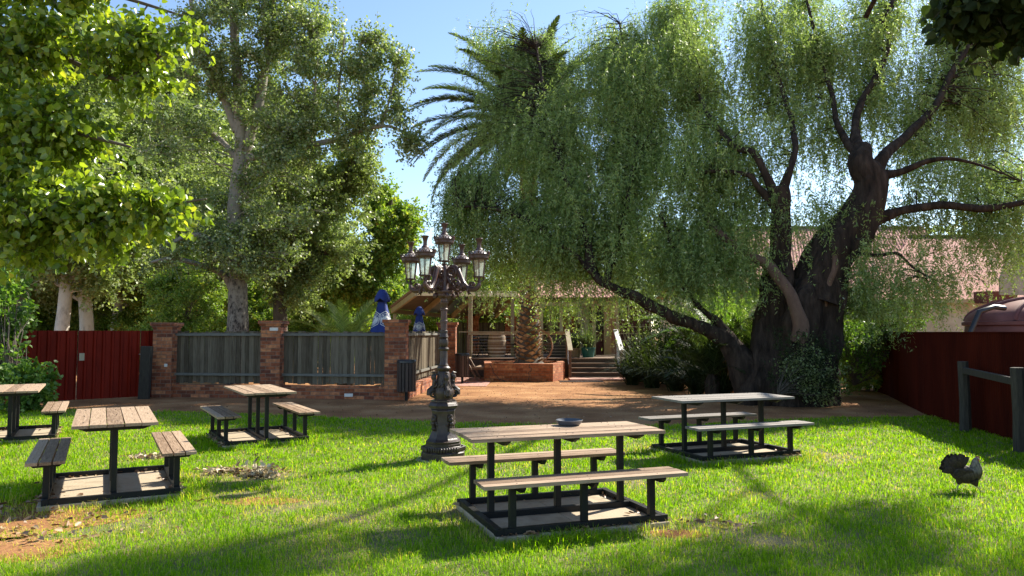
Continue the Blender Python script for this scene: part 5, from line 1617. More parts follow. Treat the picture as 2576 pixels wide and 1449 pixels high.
PB += [PBL(2480, 120, 17.5, 130, 130, 1.4, 2.2), PBL(2540, 330, 17.5, 110, 110, 1.2, 1.6), PBL(2300, 250, 18, 120, 110, 1.2, 1.2), PBL(2420, 480, 17.6, 130, 70, 1.2, 1.2), PBL(1500, 40, 19.6, 170, 80, 1.2, 2), PBL(1330, 130, 19.6, 120, 90, 1.2, 1.6), PBL(1700, 40, 19.4, 130, 80, 1.2, 1.4), PBL(1180, 330, 20.4, 70, 110, .8, .9)]
# top of the crown above the frame: its shade falls on the near lawn
for gx, gy, h, r_, w_ in ((-2.9, 4.75, 11.2, .7, .8), (-1.9, 4.9, 11.4, .65, .7), (-1.0, 5.3, 11.4, .45, .4), (-.35, 5.9, 11.2, .25, .15), (-.2, 4.8, 11, .7, .8), (-2.2, 4.1, 11, 1.0, 1.0), (-.4, 3.9, 11, 1.0, 1.0), (1.2, 4.6, 11, .5, .4), (3.2, 6.45, 10.6, .40, .45), (2.25, 6.2, 10.7, .30, .25), (2.7, 5.5, 10.7, .45, .4), (3.7, 5.3, 10.5, .45, .4), (1.6, 5.1, 10.8, .4, .3), (2.5, 4.8, 11, .6, .5), (3.9, 4.7, 10.4, .6, .5), (3.6, 6.2, 10.6, .3, .2), (1.4, 3.8, 10.6, .8, .6)):
    kx, ky = math.sin(SUN_AZ) / math.tan(SUN_EL), math.cos(SUN_AZ) / math.tan(SUN_EL)
    PB.append((Vector((gx + kx * h, gy + ky * h, h)), (r_, r_, r_ * .7), w_))
gnarl(tr)
T = blobs_sample(PB, 2400, .05)
T = T[rg.uniform(0, 1, len(T)) < sunlit_gap(T) + .05]
st, en = grow(tr, limbs, T, up_pen=.6, r0=.015, rise=.12, sides=4)
o = tr.build('trunk', M['bark_dark'], pt, sharp=80); local(o, base)
# drooping strands of narrow leaflets
def strands(st, en, per, L0, m, size, wr, minz=1.9, sp=.10):
    n = len(st) * per
    k = np.repeat(np.arange(len(st)), per)
    P = st[k] + (en[k] - st[k]) * rg.uniform(0, 1, (n, 1)) + rg.normal(size=(n, 3)) * sp
    H = rv(n); H[:, 2] = np.abs(H[:, 2]) * .3; H = nrm(H)
    Ln = L0 * rg.uniform(.4, 1.4, n) * (1 + .5 * (rg.uniform(0, 1, n) > .85))
    C_ = P.copy(); C_[:, 2] -= Ln * .8
    kp = rg.uniform(0, 1, n) < np.minimum(sunlit_gap(C_), sunlit_gap(P))
    P, H, Ln = P[kp], H[kp], Ln[kp]; n = len(P)
    kk = np.repeat(np.arange(n), m); t = rg.uniform(.03, 1, n * m)
    out = .45
    pos = P[kk] + H[kk] * (Ln[kk] * out * np.sqrt(t) * .8)[:, None]
    pos[:, 2] -= Ln[kk] * (t ** 1.4)
    pos += rg.normal(size=pos.shape) * .018
    D = nrm(rv(n * m) * .8 + np.array([0, 0, -.75]) + H[kk] * .3)
    keep = pos[:, 2] > minz
    s = size * rg.uniform(.6, 1.3, n * m)
    V, pat = leaves(pos, D, rv(n * m), s, s * wr, 'rhomb', .1)
    cl = rg.uniform(0, 1, n)
    rnd = np.clip(.35 * rg.uniform(0, 1, n * m) + .65 * cl[kk] - .05, 0, 1)
    rnd = np.where(rg.uniform(0, 1, n * m) < .02, 1.0, rnd)
    return V[keep], pat, rnd[keep]
V, pat, rn = strands(st, en, 6, .85, 24, .092, .27, sp=.24)
V -= np.array(base)
o = link('crown', leafmesh('pepper_crown', V, pat, M['lf_pep'], rn), pt)
print('pepper leaves', len(V))
# long hanging curtains seen against roof and deck
hang = []
for (xa, xb, ya, Y, nn) in ((1140, 1340, 690, 20.0, 40), (1230, 1420, 640, 20.4, 50), (1120, 1300, 600, 19.2, 46), (1300, 1500, 640, 19, 60), (1500, 1700, 690, 17.8, 60), (1380, 1580, 745, 18.6, 34), (1700, 1900, 660, 17.0, 80), (2120, 2330, 640, 16.2, 34), (2150, 2320, 740, 16.4, 46), (2280, 2440, 725, 15.9, 22), (2330, 2560, 590, 17.0, 34), (2380, 2600, 430, 20.5, 90), (2380, 2620, 250, 21.5, 110), (2400, 2640, 80, 22, 110), (2300, 2640, -40, 22, 90), (2200, 2600, 340, 21, 80), (2180, 2500, 660, 16.6, 14), (2480, 2640, 620, 17.0, 40), (1980, 2080, 560, 16.2, 14), (1860, 1940, 620, 16.5, 16)):
    for _ in range(nn):
        hang.append(tuple(A(random.uniform(xa, xb), ya + random.uniform(-50, 40), Y + random.uniform(-.8, .8))))
hang = np.array(hang)
V, pat, rn = strands(hang, hang + np.array([.15, 0, .05]), 3, 1.05, 30, .085, .24, 1.2)
V -= np.array(base)
o = link('hanging_twigs', leafmesh('pepper_curtain', V, pat, M['lf_pep'], rn), pt)
# suckers and small growth on the trunk base
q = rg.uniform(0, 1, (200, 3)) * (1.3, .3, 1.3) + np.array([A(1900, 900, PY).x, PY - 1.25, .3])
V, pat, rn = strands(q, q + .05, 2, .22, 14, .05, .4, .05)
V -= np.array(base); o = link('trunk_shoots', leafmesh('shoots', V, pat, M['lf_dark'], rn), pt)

# ---- generic broadleaf tree
def leafy_tree(name, label, cat, base, limb_defs, blobs, nb, per, tl, m, size, wr, lm, bm, group=None, r0=.03, bias=(0, 0, .0), ldir=(0, 0, -.3), droop=.1, twig_r=0.0, shape='rhomb', rise=.12, shell=.45, off=.05, clump=.35, up_pen=1.6, twfrac=.4):
    t = thing(name, label, cat, base, 0, group)
    tr = MB(); lim = []
    for pts, sides, wb in limb_defs:
        P, Rr = smooth_path([p[0] for p in pts], [p[1] for p in pts], 4); lim.append((P, Rr)); tr.tube(P, Rr, sides, wob=wb, seed=random.random() * 9)
    T = blobs_sample(blobs, nb, shell)
    st, en = grow(tr, lim, T, up_pen, r0, rise)
    P, D, Ln = twigs_from(st, en, per, tl, bias)
    if twig_r: segs_to_mb(tr, P, D, Ln, droop, twig_r, twfrac)
    o = tr.build('trunk', bm, t, sharp=80); local(o, base)
    V, pat, rn = leaves_on(P, D, Ln, m, size, wr, droop, ldir, off, shape, clump=clump)
    V -= np.array(base)
    link('crown', leafmesh(name + '_crown', V, pat, lm, rn), t)
    print(name, len(V))
    return t
def LD(Y, pts): 
    P, Rr = pxpath(Y, pts); return list(zip(P, Rr))

# ---- pale trunked poplar behind the fence
Y = 23.3
base = Vector((A(597, 840, Y).x, Y, 0))
ld = [([(base, .36)] + LD(Y, [(597, 833, 52), (598, 770, 48), (597, 700, 46), (592, 620, 42), (592, 540, 42), (600, 460, 42), (608, 380, 38), (605, 300, 34), (598, 200, 28), (590, 90, 22), (588, -60, 16), (590, -200, 8)]), 18, .08),
      (LD(Y, [(606, 420, 34), (625, 350, 30), (650, 270, 26), (665, 180, 20), (680, 60, 16), (690, -80, 10)]), 10, .08),
      (LD(Y, [(596, 330, 24), (560, 240, 20), (520, 170, 16, -.5), (490, 60, 12, -.7), (470, -60, 8)]), 8, .05),
      (LD(Y, [(590, 640, 18), (540, 610, 16, -.4), (480, 590, 12, -.8), (400, 630, 8, -1.2)]), 7, .05),
      (LD(Y, [(585, 730, 20), (560, 690, 16, -.3), (500, 665, 13, -.7), (430, 650, 10, -1.2), (380, 660, 6, -1.4)]), 7, .05),
      (LD(Y, [(598, 400, 16), (540, 340, 14, .3), (470, 320, 11, .6), (420, 330, 8, .6)]), 7, .05),
      (LD(Y, [(612, 400, 24), (700, 380, 18, -.3), (780, 365, 16, -.6), (850, 350, 14, -.8), (920, 325, 11, -1), (980, 318, 8, -1), (1040, 345, 4, -1)]), 8, .05),
      (LD(Y, [(850, 350, 10, -.8), (850, 260, 7, -.8), (860, 150, 5, -.9), (868, 90, 3, -.9)]), 5, 0), (LD(Y, [(920, 325, 9, -1), (915, 220, 6, -1), (905, 110, 3, -1)]), 5, 0), (LD(Y, [(960, 320, 7, -1), (985, 230, 5, -1), (1005, 120, 3, -1)]), 5, 0), (LD(Y, [(780, 365, 9, -.6), (790, 250, 7, -.6), (800, 120, 4, -.6)]), 5, 0)]
bl = [BL(600, 120, Y, 150, 130, 2.0), BL(700, 230, Y - .3, 120, 140, 1.6), BL(470, 190, Y, 110, 120, 1.6, .9), BL(640, 400, Y + .9, 130, 130, 1.2, .8), BL(740, 480, Y - .5, 110, 130, 1.5), BL(500, 560, Y - .3, 90, 90, 1.2), BL(660, 640, Y - .8, 110, 70, 1.2), BL(590, -120, Y, 170, 130, 2.0, 1.2), BL(760, 30, Y, 70, 110, 1.2), BL(420, 380, Y, 90, 100, 1.2, .6), BL(800, 380, Y - .7, 110, 60, 1.0),
      BL(848, 180, Y - .8, 30, 110, .5, .65), BL(915, 210, Y - 1, 34, 120, .5, .75), BL(995, 240, Y - 1, 26, 100, .4, .55), BL(880, 290, Y - 1, 90, 60, .7, .6), BL(1030, 350, Y - 1, 22, 40, .3, .15), BL(790, 230, Y - .6, 50, 120, .8, .6), BL(950, 130, Y - 1, 16, 60, .3, .12), BL(470, 660, Y - 1, 90, 40, .7, .25)]
leafy_tree('poplar_tree', 'tall poplar with pale scarred trunk rising behind the first timber panel', 'tree', base, ld, bl, 480, 5, .6, 14, .082, .92, M['lf_pop'], M['bark_pop'], r0=.02, bias=(0, 0, .45), ldir=(0, 0, -.25), droop=.0, twig_r=.006, twfrac=.4)

# ---- ivy clad tree behind the second pillar
Y = 25.5
base = Vector((A(706, 840, Y).x, Y, 0))
ld = [([(base, .32)] + LD(Y, [(706, 833, 34), (704, 760, 34), (700, 690, 30), (690, 600, 24), (700, 480, 18), (730, 380, 12)]), 12, .15), (LD(Y, [(700, 650, 16), (760, 570, 12), (830, 500, 9), (880, 430, 6)]), 7, .05), (LD(Y, [(700, 700, 14), (740, 640, 9), (810, 640, 6)]), 6, .05)]
bl = [BL(830, 520, Y + .5, 120, 110, 1.6), BL(890, 420, Y + .5, 70, 80, 1.1), BL(740, 600, Y, 90, 100, 1.3), BL(700, 700, Y, 40, 60, .6, .6), BL(850, 640, Y, 90, 60, 1.2), BL(930, 360, Y + .5, 40, 40, .6, .3), BL(750, 420, Y + .8, 110, 90, 1.4), BL(780, 720, Y, 80, 50, 1.0)]
leafy_tree('ivy_tree', 'dark dense tree with ivied trunk directly behind the second brick pillar', 'tree', base, ld, bl, 170, 6, .55, 18, .10, .8, M['lf_bg'], M['bark_branch'], r0=.03, ldir=(0, 0, -.4), twig_r=.006, twfrac=.2)
# ---- yellowing tree left of the lamp post
Y = 31
base = Vector((A(960, 830, Y).x, Y, 0))
ld = [([(base, .26)] + LD(Y, [(958, 800, 22), (955, 700, 20), (965, 600, 14), (985, 500, 8)]), 8, .1), (LD(Y, [(957, 720, 12), (910, 660, 9), (870, 620, 6)]), 6, 0), (LD(Y, [(960, 660, 12), (1000, 620, 8), (1020, 570, 5)]), 6, 0)]
bl = [BL(980, 540, Y, 62, 80, 1.4), BL(900, 660, Y, 90, 60, 1.5), BL(1000, 640, Y, 40, 50, .9), BL(960, 720, Y, 50, 50, 1.0), BL(860, 720, Y, 80, 50, 1.2), BL(1020, 560, Y, 24, 50, .6, .4)]
leafy_tree('maple_tree', 'light green tree with yellowing leaves left of the lanterns', 'tree', base, ld, bl, 130, 6, .6, 16, .13, .8, M['lf_bgy'], M['bark_branch'], r0=.03, ldir=(0, 0, -.3))

# ---- background trees: two prototypes, copied
def proto(kind, h, spread, trunk_r, n, size, lm, bm, lean=0, lowest=.34):
    base = Vector((0, 0, 0)); 
    top = Vector((lean * h, 0, h))
    pts = [(Vector((0, 0, -.1)), trunk_r * 1.2), (Vector((.02 * h, 0, .25 * h)), trunk_r), (Vector((.0, .02 * h, .5 * h)) + top * .0 + Vector((lean * h * .5, 0, 0)), trunk_r * .7), (Vector((lean * h * .8, 0, .78 * h)), trunk_r * .4), (top, trunk_r * .08)]
    ld = [(pts, 10, .08)]
    for k in range(5):
        a = k * 2.4; z = h * (.25 + .1 * k)
        ld.append(([(Vector((lean * z, 0, z)), trunk_r * .4), (Vector((spread * .45 * math.cos(a) + lean * z, spread * .45 * math.sin(a), z + h * .10)), trunk_r * .25), (Vector((spread * .8 * math.cos(a) + lean * z, spread * .8 * math.sin(a), z + h * .18)), trunk_r * .08)], 6, 0))
    bl = []
    for k in range(11):
        a = k * 2.4; z = h * (lowest + (.92 - lowest) / 11 * k); rr = spread * (.62 if k < 9 else .3) * (1 - .2 * (k % 3))
        bl.append((Vector((rr * .8 * math.cos(a) + lean * z, rr * .8 * math.sin(a), z)), (spread * .48, spread * .48, h * .12), 1))
    bl.append((Vector((lean * h, 0, h * .9)), (spread * .35, spread * .35, h * .12), .7))
    return leafy_tree('background_tree', 'x', 'tree', base, ld, bl, n, 6, .7, 16, size, .8, lm, bm, 'trees beyond the fences', r0=.03, ldir=(0, 0, -.3))
BA = proto(0, 13, 3.6, .22, 330, .115, M['lf_bg'], M['bark_white'])
BB = proto(1, 9.5, 4.0, .20, 300, .12, M['lf_bg'], M['bark_white'], lean=.12)
BC = proto(2, 6.5, 3.2, .14, 210, .11, M['lf_bgy'], M['bark_branch'], 0, .14)
def place_bg(src, px, Y, sc, rz, label, first=[]):
    loc = (A(px, 835, Y).x, Y, 0)
    if src['label'] == 'x':
        src.location = loc; src.rotation_euler = (0, 0, rz); src.scale = (sc, sc, sc); src['label'] = label; return src
    return dup(src, label, loc, rz, sc)
place_bg(BA, 142, 27, 1.0, .3, 'white trunked poplar over the left half of the red gate')
place_bg(BA, 40, 30, 1.1, 1.9, 'pale trunked tree furthest left above the leafy bush')
place_bg(BB, 225, 28.5, 1.15, 2.9, 'leaning pale trunked tree above the small plate on the red gate')
place_bg(BB, 285, 31, 1.1, .2, 'slanted whitish tree trunk above the right half of the red gate')
place_bg(BA, 420, 34, 1.15, 4.1, 'poplar showing between first brick pillar and the scarred trunk')
place_bg(BA, 330, 40, 1.2, 5.1, 'far tree over the right end of the red gate')
place_bg(BB, 520, 38, 1.2, 1.1, 'far green tree directly left of the scarred poplar trunk')
place_bg(BA, 640, 42, 1.2, 2.2, 'far tree between scarred trunk and ivied trunk')
place_bg(BB, 770, 40, 1.1, 3.3, 'far green tree right of the ivied trunk')
place_bg(BA, 110, 43, 1.3, 3.9, 'far tall poplar in the gap left of the white trunk')
place_bg(BB, -60, 33, 1.2, 5.0, 'pale tree at the left frame edge behind mulberry leaves')
place_bg(BC, 470, 25.0, .60, .4, 'low bright green tree just above the first timber panel')
place_bg(BC, 860, 37, .9, 1.6, 'small far tree behind the young palm')
place_bg(BC, 1085, 46, .8, 2.6, 'small distant tree seen under the pavilion roof')
place_bg(BC, 1250, 36, .75, 3.6, 'light green tree behind the deck right of the pavilion post')
place_bg(BC, 1340, 41, .9, .9, 'yellow green tree behind the palm trunk and verandah')
place_bg(BC, 1420, 44, .9, 5.2, 'green tree visible through the verandah posts')
place_bg(BC, 1160, 52, 1.0, 4.4, 'distant tree behind the lamp post')
for px_, Y_, sc_, rz_, lb_ in ((70, 33, .8, .5, 'low leafy tree behind the left end of the red gate'), (190, 36, .85, 1.5, 'rounded low tree behind the middle of the red gate'), (310, 33, .7, 2.5, 'low leafy tree behind the right end of the red gate'), (400, 31, .65, 3.5, 'low pale green tree just above the first brick pillar'), (560, 45, 1.0, 1.0, 'distant rounded tree left of the scarred poplar base'), (660, 34, .7, 5.5, 'low tree between scarred poplar and ivied trunk'), (790, 32, .6, .1, 'low tree behind the young palm fronds')):
    place_bg(BC, px_, Y_, sc_, rz_, lb_)
def woods():
    n = 90000
    x = rg.uniform(-75, 75, n); y = 62 + rg.normal(0, 2.5, n)
    top = 6.5 + 2.2 * np.sin(x * .21) + 1.5 * np.sin(x * .53 + 1) + .8 * np.sin(x * 1.3)
    z = top * rg.uniform(0, 1, n) ** .7
    V, pat = leaves(np.stack([x, y, z], 1), rv(n), rv(n), rg.uniform(.3, .6, n), rg.uniform(.25, .45, n))
    V[:, :, 2] = np.maximum(V[:, :, 2], .02)
    return leafmesh('woods', V, pat, M['lf_bg'], rg.uniform(0, 1, n))
tag(link('distant_woods', woods()), 'distant green woodland closing the view beyond fences and buildings', 'woods', kind='stuff')
place_bg(BC, 2180, 20.2, .36, 2.0, 'sunlit green bush tree between pepper trunk and red fence')
place_bg(BC, 1020, 55, .9, 3.0, 'distant tree behind the small closed umbrella')

# ---- broad-leaved mulberry reaching in from the left
base = Vector((-8.2, 8.2, 0))
ld = [([(base, .22), (Vector((-8.1, 8.2, 1.6)), .19), (Vector((-7.9, 8.1, 3.2)), .15), (Vector((-7.2, 8.0, 4.8)), .11), (Vector((-6.2, 8.0, 6.2)), .05)], 12, .1),
      ([(Vector((-7.9, 8.1, 3.0)), .10), (A(-150, 500, 7.6), .07), (A(40, 480, 7.6), .045), (A(200, 510, 7.5), .03), (A(370, 520, 7.4), .02), (A(520, 500, 7.3), .008)], 8, .05),
      ([(Vector((-7.2, 8.0, 4.4)), .09), (A(-100, 90, 8), .06), (A(30, 100, 8), .04), (A(150, 140, 8), .03), (A(300, 200, 8), .02), (A(420, 130, 7.9), .01)], 8, .05),
      ([(Vector((-7.2, 8.0, 4.2)), .08), (A(-80, 300, 7.8), .05), (A(120, 320, 7.6), .03), (A(330, 370, 7.5), .012)], 8, .05),
      ([(Vector((-7.0, 8.0, 5.0)), .07), (A(60, -60, 8.2), .04), (A(260, -20, 8.2), .025), (A(460, 40, 8.1), .01)], 8, .05)]
bl = [BL(40, 130, 8, 130, 110, .8, 1.3), BL(200, 90, 8.1, 90, 90, .7), BL(310, 120, 8, 70, 70, .6, .7), BL(430, 80, 8, 60, 40, .35, .3), BL(380, 200, 8, 40, 40, .35, .2), BL(90, 330, 7.7, 120, 100, .8, 1.2), BL(180, 300, 7.6, 50, 60, .6, .35), BL(60, 480, 7.5, 140, 80, .7, 1.1), BL(90, 575, 7.4, 100, 50, .5, .6), BL(210, 510, 7.4, 100, 50, .5, .7), BL(330, 505, 7.4, 60, 45, .4, .35), BL(420, 505, 7.3, 40, 20, .3, .15), BL(30, 630, 7.3, 35, 28, .3, .2), BL(255, 590, 7.4, 45, 24, .3, .15), BL(390, 530, 7.3, 50, 30, .3, .25), BL(150, -60, 8.2, 200, 100, .8, 1.2), BL(-120, 300, 7.8, 150, 250, .9, 1.5)]
leafy_tree('mulberry_tree', 'mulberry tree with big bright heart leaves hanging in at upper left', 'tree', base, ld, bl, 215, 4, .34, 9, .080, .82, M['lf_mul'], M['bark_branch'], r0=.016, bias=(.1, 0, -.1), ldir=(.1, 0, -.8), droop=.3, twig_r=.003, shape='heart', rise=.06, shell=.2, off=.04, clump=.3, up_pen=.3, twfrac=.5)
# ---- overhead branch at the top right corner (tree stands right of the frame)
base = Vector((7.6, 4.6, 0))
ld = [([(base, .2), (Vector((7.55, 4.6, 2)), .17), (Vector((7.2, 4.7, 3.6)), .13), (Vector((6.6, 4.9, 5.2)), .06)], 10, .1),
      ([(Vector((7.2, 4.7, 3.6)), .08), (A(2750, 0, 5.4), .05), (A(2600, -30, 5.5), .03), (A(2470, -20, 5.6), .012)], 7, 0)]
bl = [BL(2500, -15, 5.5, 80, 24, .35, .9), BL(2560, 5, 5.5, 60, 26, .3, .8), BL(2680, -20, 5.4, 110, 70, .5, 1.5), BL(2800, -200, 5.4, 200, 150, .8, 3)]
leafy_tree('shade_tree', 'broadleaf tree whose dark leaf tips hang in at the top right corner', 'tree', base, ld, bl, 60, 4, .3, 9, .095, .82, M['lf_dark'], M['bark_branch'], r0=.012, ldir=(0, 0, -.8), droop=.3, twig_r=.003, shape='heart', rise=.04, shell=.2, off=.04, up_pen=.3)  # dark leaf colour paints in the unlit silhouette of these leaves

# ---- bush with vine leaves at the left edge
def bush(name, label, blobs, n, size, wr, lm, shape='heart', base=None, group=None, off=.05):
    t = thing(name, label, 'shrub', base, 0, group)
    tr = MB(); lim = [([Vector(base), Vector(base) + Vector((0, 0, .3))], [.05, .03])]
    T = blobs_sample(blobs, n, .5)
    st, en = grow(tr, lim, T, .2, .012, .1)
    o = tr.build('stems', M['bark_branch'], t); local(o, base)
    P, D, Ln = twigs_from(en[::2], en[::2] + (en[::2] - st[::2]), 4, .22)
    V, pat, rn = leaves_on(P, D, Ln, 10, size, wr, .1, (0, 0, -.2), off, shape)
    V[:, :, 2] = np.maximum(V[:, :, 2], .01)
    V -= np.array(base); link('foliage', leafmesh(name, V, pat, lm, rn), t); return t
q = G(30, 1035)
bush('vine_bush', 'bushy vine leaved shrub at the left edge before the red gate', [BL(10, 940, q.y, 60, 70, .6), BL(60, 980, q.y, 50, 45, .5, .5), BL(-40, 860, q.y + .6, 50, 130, .6), BL(10, 760, q.y + .8, 36, 90, .5, .5)], 120, .085, .9, M['lf_bush'], base=Vector((q.x, q.y, 0)))
q = A(2150, 980, 18.3)
bush('climber_bush', 'leafy sunlit bush between pepper trunk and the red fence corner', [BL(2150, 920, 18.3, 55, 60, .6), BL(2200, 860, 18.8, 60, 50, .6), BL(2130, 840, 18.5, 45, 60, .5), BL(2250, 800, 19, 60, 40, .6, .5)], 150, .07, .7, M['lf_bush'], 'rhomb', base=Vector((q.x, 18.3, 0)))
q = A(1960, 960, 15.6)
bush('base_bush', 'dark leafy sucker growth at the foot of the pepper trunk', [BL(1950, 950, 15.75, 60, 45, .35), BL(2040, 920, 15.8, 50, 45, .35, .6), BL(2060, 980, 15.8, 40, 25, .3, .3)], 46, .055, .5, M['lf_bg'], 'rhomb', base=Vector((q.x, 15.7, 0)))

# ---- palms
def frond(L, n, wl, arch, lm, droop=.0, seed=0, vee=.5):
    """one feather frond along +x, arching down; leaflets both sides"""
    rs = np.random.default_rng(seed)
    t = np.linspace(.08, 1, n)
    def axis(t): return np.stack([L * (t - .10 * t ** 3), 0 * t, L * (arch * .35 * t - arch * t ** 2.3)], 1)
    P = axis(t); T_ = nrm(axis(t + .01) - P)
    Vs = []
    for s in (-1, 1):
        ll = wl * (np.sin(PI * np.clip(t * .85 + .14, 0, 1)) ** .6) * rs.uniform(.85, 1.1, n)
        up = np.stack([-T_[:, 2], 0 * t, T_[:, 0]], 1)
        D = nrm(T_ * .75 + np.stack([0 * t, s + 0 * t, 0 * t], 1) * .8 + up * vee * rs.uniform(.2, 1, n)[:, None] + rs.normal(0, .05, (n, 3)))
        D2 = nrm(D + np.array([0, 0, -.55 - droop]))
        S = nrm(np.cross(D, up)); w = (.020 + .010 * (wl > .4))
        mid = P + D * ll[:, None] * .55
        tip = mid + D2 * ll[:, None] * .5
        Vs.append(np.stack([P - S * w * .4, P + S * w * .4, mid + S * w * .5, mid - S * w * .5, tip], 1))
    V = np.concatenate(Vs); m = len(V)
    base_ = np.arange(m)[:, None] * 5
    idx = np.concatenate([base_ + np.array([0, 1, 2, 3]), base_ + np.array([3, 2, 4])], 1).ravel()
    rn = np.repeat(rs.uniform(0, 1, m), 2)
    # rachis
    tt = np.linspace(0, 1, 9); Q = axis(tt); vr = []
    for i in range(9):
        w = .022 * (1 - .8 * tt[i]) * (L / 3)
        vr += [Q[i] + (0, w, 0), Q[i] + (0, 0, w), Q[i] + (0, -w, 0), Q[i] + (0, 0, -w)]
    ri = []
    for i in range(8):
        for k in range(4): ri.append([m * 5 + i * 4 + k, m * 5 + i * 4 + (k + 1) % 4, m * 5 + (i + 1) * 4 + (k + 1) % 4, m * 5 + (i + 1) * 4 + k])
    V = np.concatenate([V.reshape(-1, 3), np.array(vr)])
    idx = np.concatenate([idx, np.array(ri).ravel()]); cnt = np.concatenate([np.tile([4, 3], m), np.full(len(ri), 4)])
    rn = np.concatenate([rn, np.full(len(ri), .9)])
    return npmesh('frond', V, cnt, idx, lm, rn)
def add_fronds(root, meshes, specs, z0, r=.15):
    for i, (az, el, sc) in enumerate(specs):
        o = bpy.data.objects.new('frond', meshes[i % len(meshes)]); COL.objects.link(o); o.parent = root
        o.location = (r * math.cos(az), r * math.sin(az), z0 + .15 * math.sin(el))
        o.rotation_euler = Matrix.Rotation(az, 3, 'Z').to_4x4().to_euler()
        o.rotation_euler = (Matrix.Rotation(az, 3, 'Z') @ Matrix.Rotation(-el, 3, 'Y')).to_euler(); o.scale = (sc,) * 3
pc = A(1330, 910, 25.1)
palm = thing('date_palm', 'tall date palm with thick scaly trunk in the brick planter', 'palm', (pc.x, 25.25, .5))
b = MB()
prof = [(.56, 0), (.45, .12), (.38, .3), (.385, .8), (.36, 1.4), (.30, 1.9), (.28, 3), (.27, 5), (.28, 7.2), (.55, 7.9), (.6, 8.4), (.3, 8.8)]
b.lathe(prof, 22); b.build('trunk', M['bark_branch'], palm)  # darker core colour stands in for shade between the frond stubs
b = MB()
for i in range(600):
    z = .10 + i * .0125 + random.uniform(-.025, .025); a = i * 2.39996 + random.uniform(-.12, .12)
    rr = float(np.interp(z, [p[1] for p in prof], [p[0] for p in prof]))
    k_ = rr / .38
    wv, hh = .125 * k_ * random.uniform(.8, 1.2), .085 * random.uniform(.8, 1.2); oo = random.uniform(.05, .11)
    ax = Vector((math.cos(a), math.sin(a), 0)); sd_ = Vector((-math.sin(a), math.cos(a), 0)); c = ax * (rr - .01) + Vector((0, 0, z))
    b.add([c - sd_ * wv, c + Vector((0, 0, -hh)), c + sd_ * wv, c + ax * oo + Vector((0, 0, hh * .55)) + sd_ * wv * .42, c + ax * (oo + .012) + Vector((0, 0, hh * .75)), c + ax * oo + Vector((0, 0, hh * .55)) - sd_ * wv * .42, c + Vector((0, 0, hh * .3))], [(0, 1, 4, 5), (1, 2, 3, 4), (3, 6, 4), (4, 6, 5), (2, 6, 3), (5, 6, 0)])
b.build('frond_stubs', M['palm_boss'], palm)
fm = [frond(3.9, 150, .46, .42, M['lf_palm'], seed=1), frond(3.9, 150, .46, .60, M['lf_palm'], seed=2), frond(3.9, 150, .44, .30, M['lf_palm'], seed=3)]
sp_ = []
for k in range(46):
    t_ = k / 45; sp_.append((k * 2.39996 + .4, R(82 - 118 * t_ ** .8), random.uniform(.9, 1.08)))
for az, el in ((182, 28), (176, 12), (186, -4), (172, -16), (190, -26), (166, 40), (180, 50), (178, -34), (200, 20), (160, 0)): sp_.append((R(az), R(el), 1.05))
add_fronds(palm, fm, sp_, 8.1, .3)
fy_ = [frond(1.9, 60, .34, .45, M['lf_palmy'], seed=5), frond(1.9, 60, .34, .30, M['lf_palmy'], seed=6)]
q = A(865, 835, 20.8)
yp = thing('young_palm', 'young yellow green palm fronds spraying up behind the second timber panel', 'palm', (q.x, 21.0, 0))
b = MB(); b.lathe([(.22, 0), (.20, .6), (.24, .85), (.1, 1.0)], 14); b.build('trunk', M['palm_boss'], yp)
add_fronds(yp, fy_, [(k * 2.39996, R(75 - 50 * (k / 20)), random.uniform(.85, 1.1)) for k in range(21)], .9, .1)
q = A(1830, 850, 19.6)
yp = thing('shade_palm', 'arching green palm between pepper trunk and its low left limb', 'palm', (q.x, 19.6, 0))
fg_ = [frond(2.6, 70, .40, .5, M['lf_bush'], seed=7), frond(2.6, 70, .40, .35, M['lf_bush'], seed=8)]
b = MB(); b.lathe([(.25, 0), (.23, .9), (.28, 1.1), (.1, 1.3)], 14); b.build('trunk', M['palm_boss'], yp)
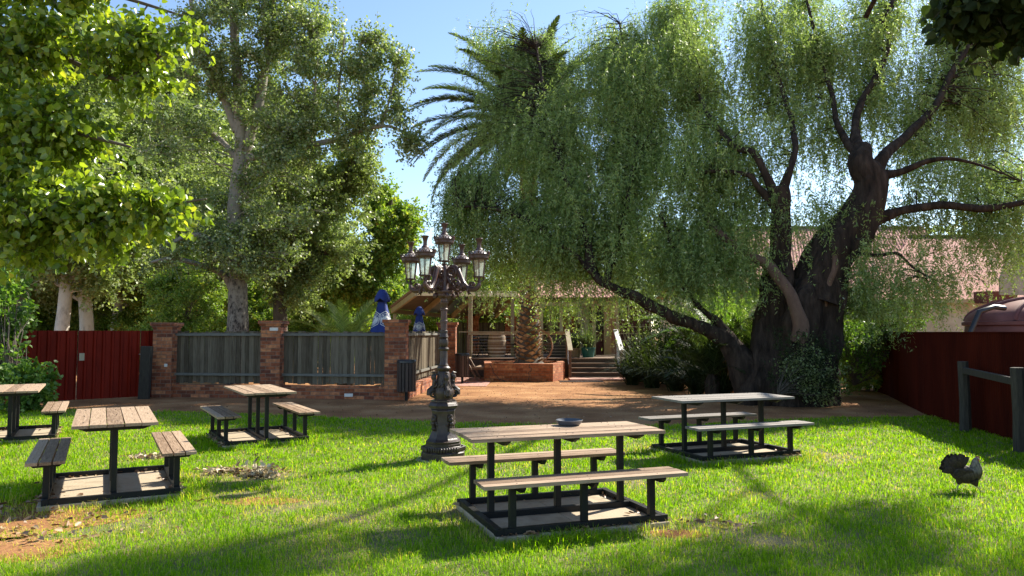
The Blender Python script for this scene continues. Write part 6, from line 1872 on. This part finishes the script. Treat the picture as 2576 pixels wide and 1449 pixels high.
add_fronds(yp, fg_, [(k * 2.39996 + 1, R(78 - 60 * (k / 24)), random.uniform(.85, 1.1)) for k in range(25)], 1.1, .1)
fd_ = [frond(1.5, 50, .28, .45, M['lf_dark'], seed=9), frond(1.5, 50, .28, .25, M['lf_dark'], seed=10)]
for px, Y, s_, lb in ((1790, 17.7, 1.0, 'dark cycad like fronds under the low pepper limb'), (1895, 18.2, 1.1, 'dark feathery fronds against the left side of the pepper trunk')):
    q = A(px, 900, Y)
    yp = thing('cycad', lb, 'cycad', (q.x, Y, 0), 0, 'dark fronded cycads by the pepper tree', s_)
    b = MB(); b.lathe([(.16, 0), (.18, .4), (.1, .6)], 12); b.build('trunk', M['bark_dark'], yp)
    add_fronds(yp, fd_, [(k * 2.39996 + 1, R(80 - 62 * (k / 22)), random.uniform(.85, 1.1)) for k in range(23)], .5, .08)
# ---- dark strap leaved clumps along the dirt path
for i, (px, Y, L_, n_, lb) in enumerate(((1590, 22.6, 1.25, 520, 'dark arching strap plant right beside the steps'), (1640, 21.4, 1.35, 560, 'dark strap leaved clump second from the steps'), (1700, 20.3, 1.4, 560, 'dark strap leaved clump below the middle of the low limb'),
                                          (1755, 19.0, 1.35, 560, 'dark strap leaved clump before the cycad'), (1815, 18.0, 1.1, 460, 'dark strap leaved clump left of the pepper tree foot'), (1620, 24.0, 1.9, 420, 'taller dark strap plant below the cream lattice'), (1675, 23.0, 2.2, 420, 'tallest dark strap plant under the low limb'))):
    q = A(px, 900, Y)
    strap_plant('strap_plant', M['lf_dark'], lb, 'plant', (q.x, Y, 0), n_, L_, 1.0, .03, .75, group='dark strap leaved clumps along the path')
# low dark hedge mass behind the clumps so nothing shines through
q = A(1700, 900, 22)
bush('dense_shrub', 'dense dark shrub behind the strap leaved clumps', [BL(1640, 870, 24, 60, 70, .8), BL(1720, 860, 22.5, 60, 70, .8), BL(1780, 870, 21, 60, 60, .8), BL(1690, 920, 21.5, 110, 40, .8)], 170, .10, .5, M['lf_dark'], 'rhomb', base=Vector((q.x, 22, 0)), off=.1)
# cat/ornament-free fence ends here
print('objects', len(bpy.data.objects))
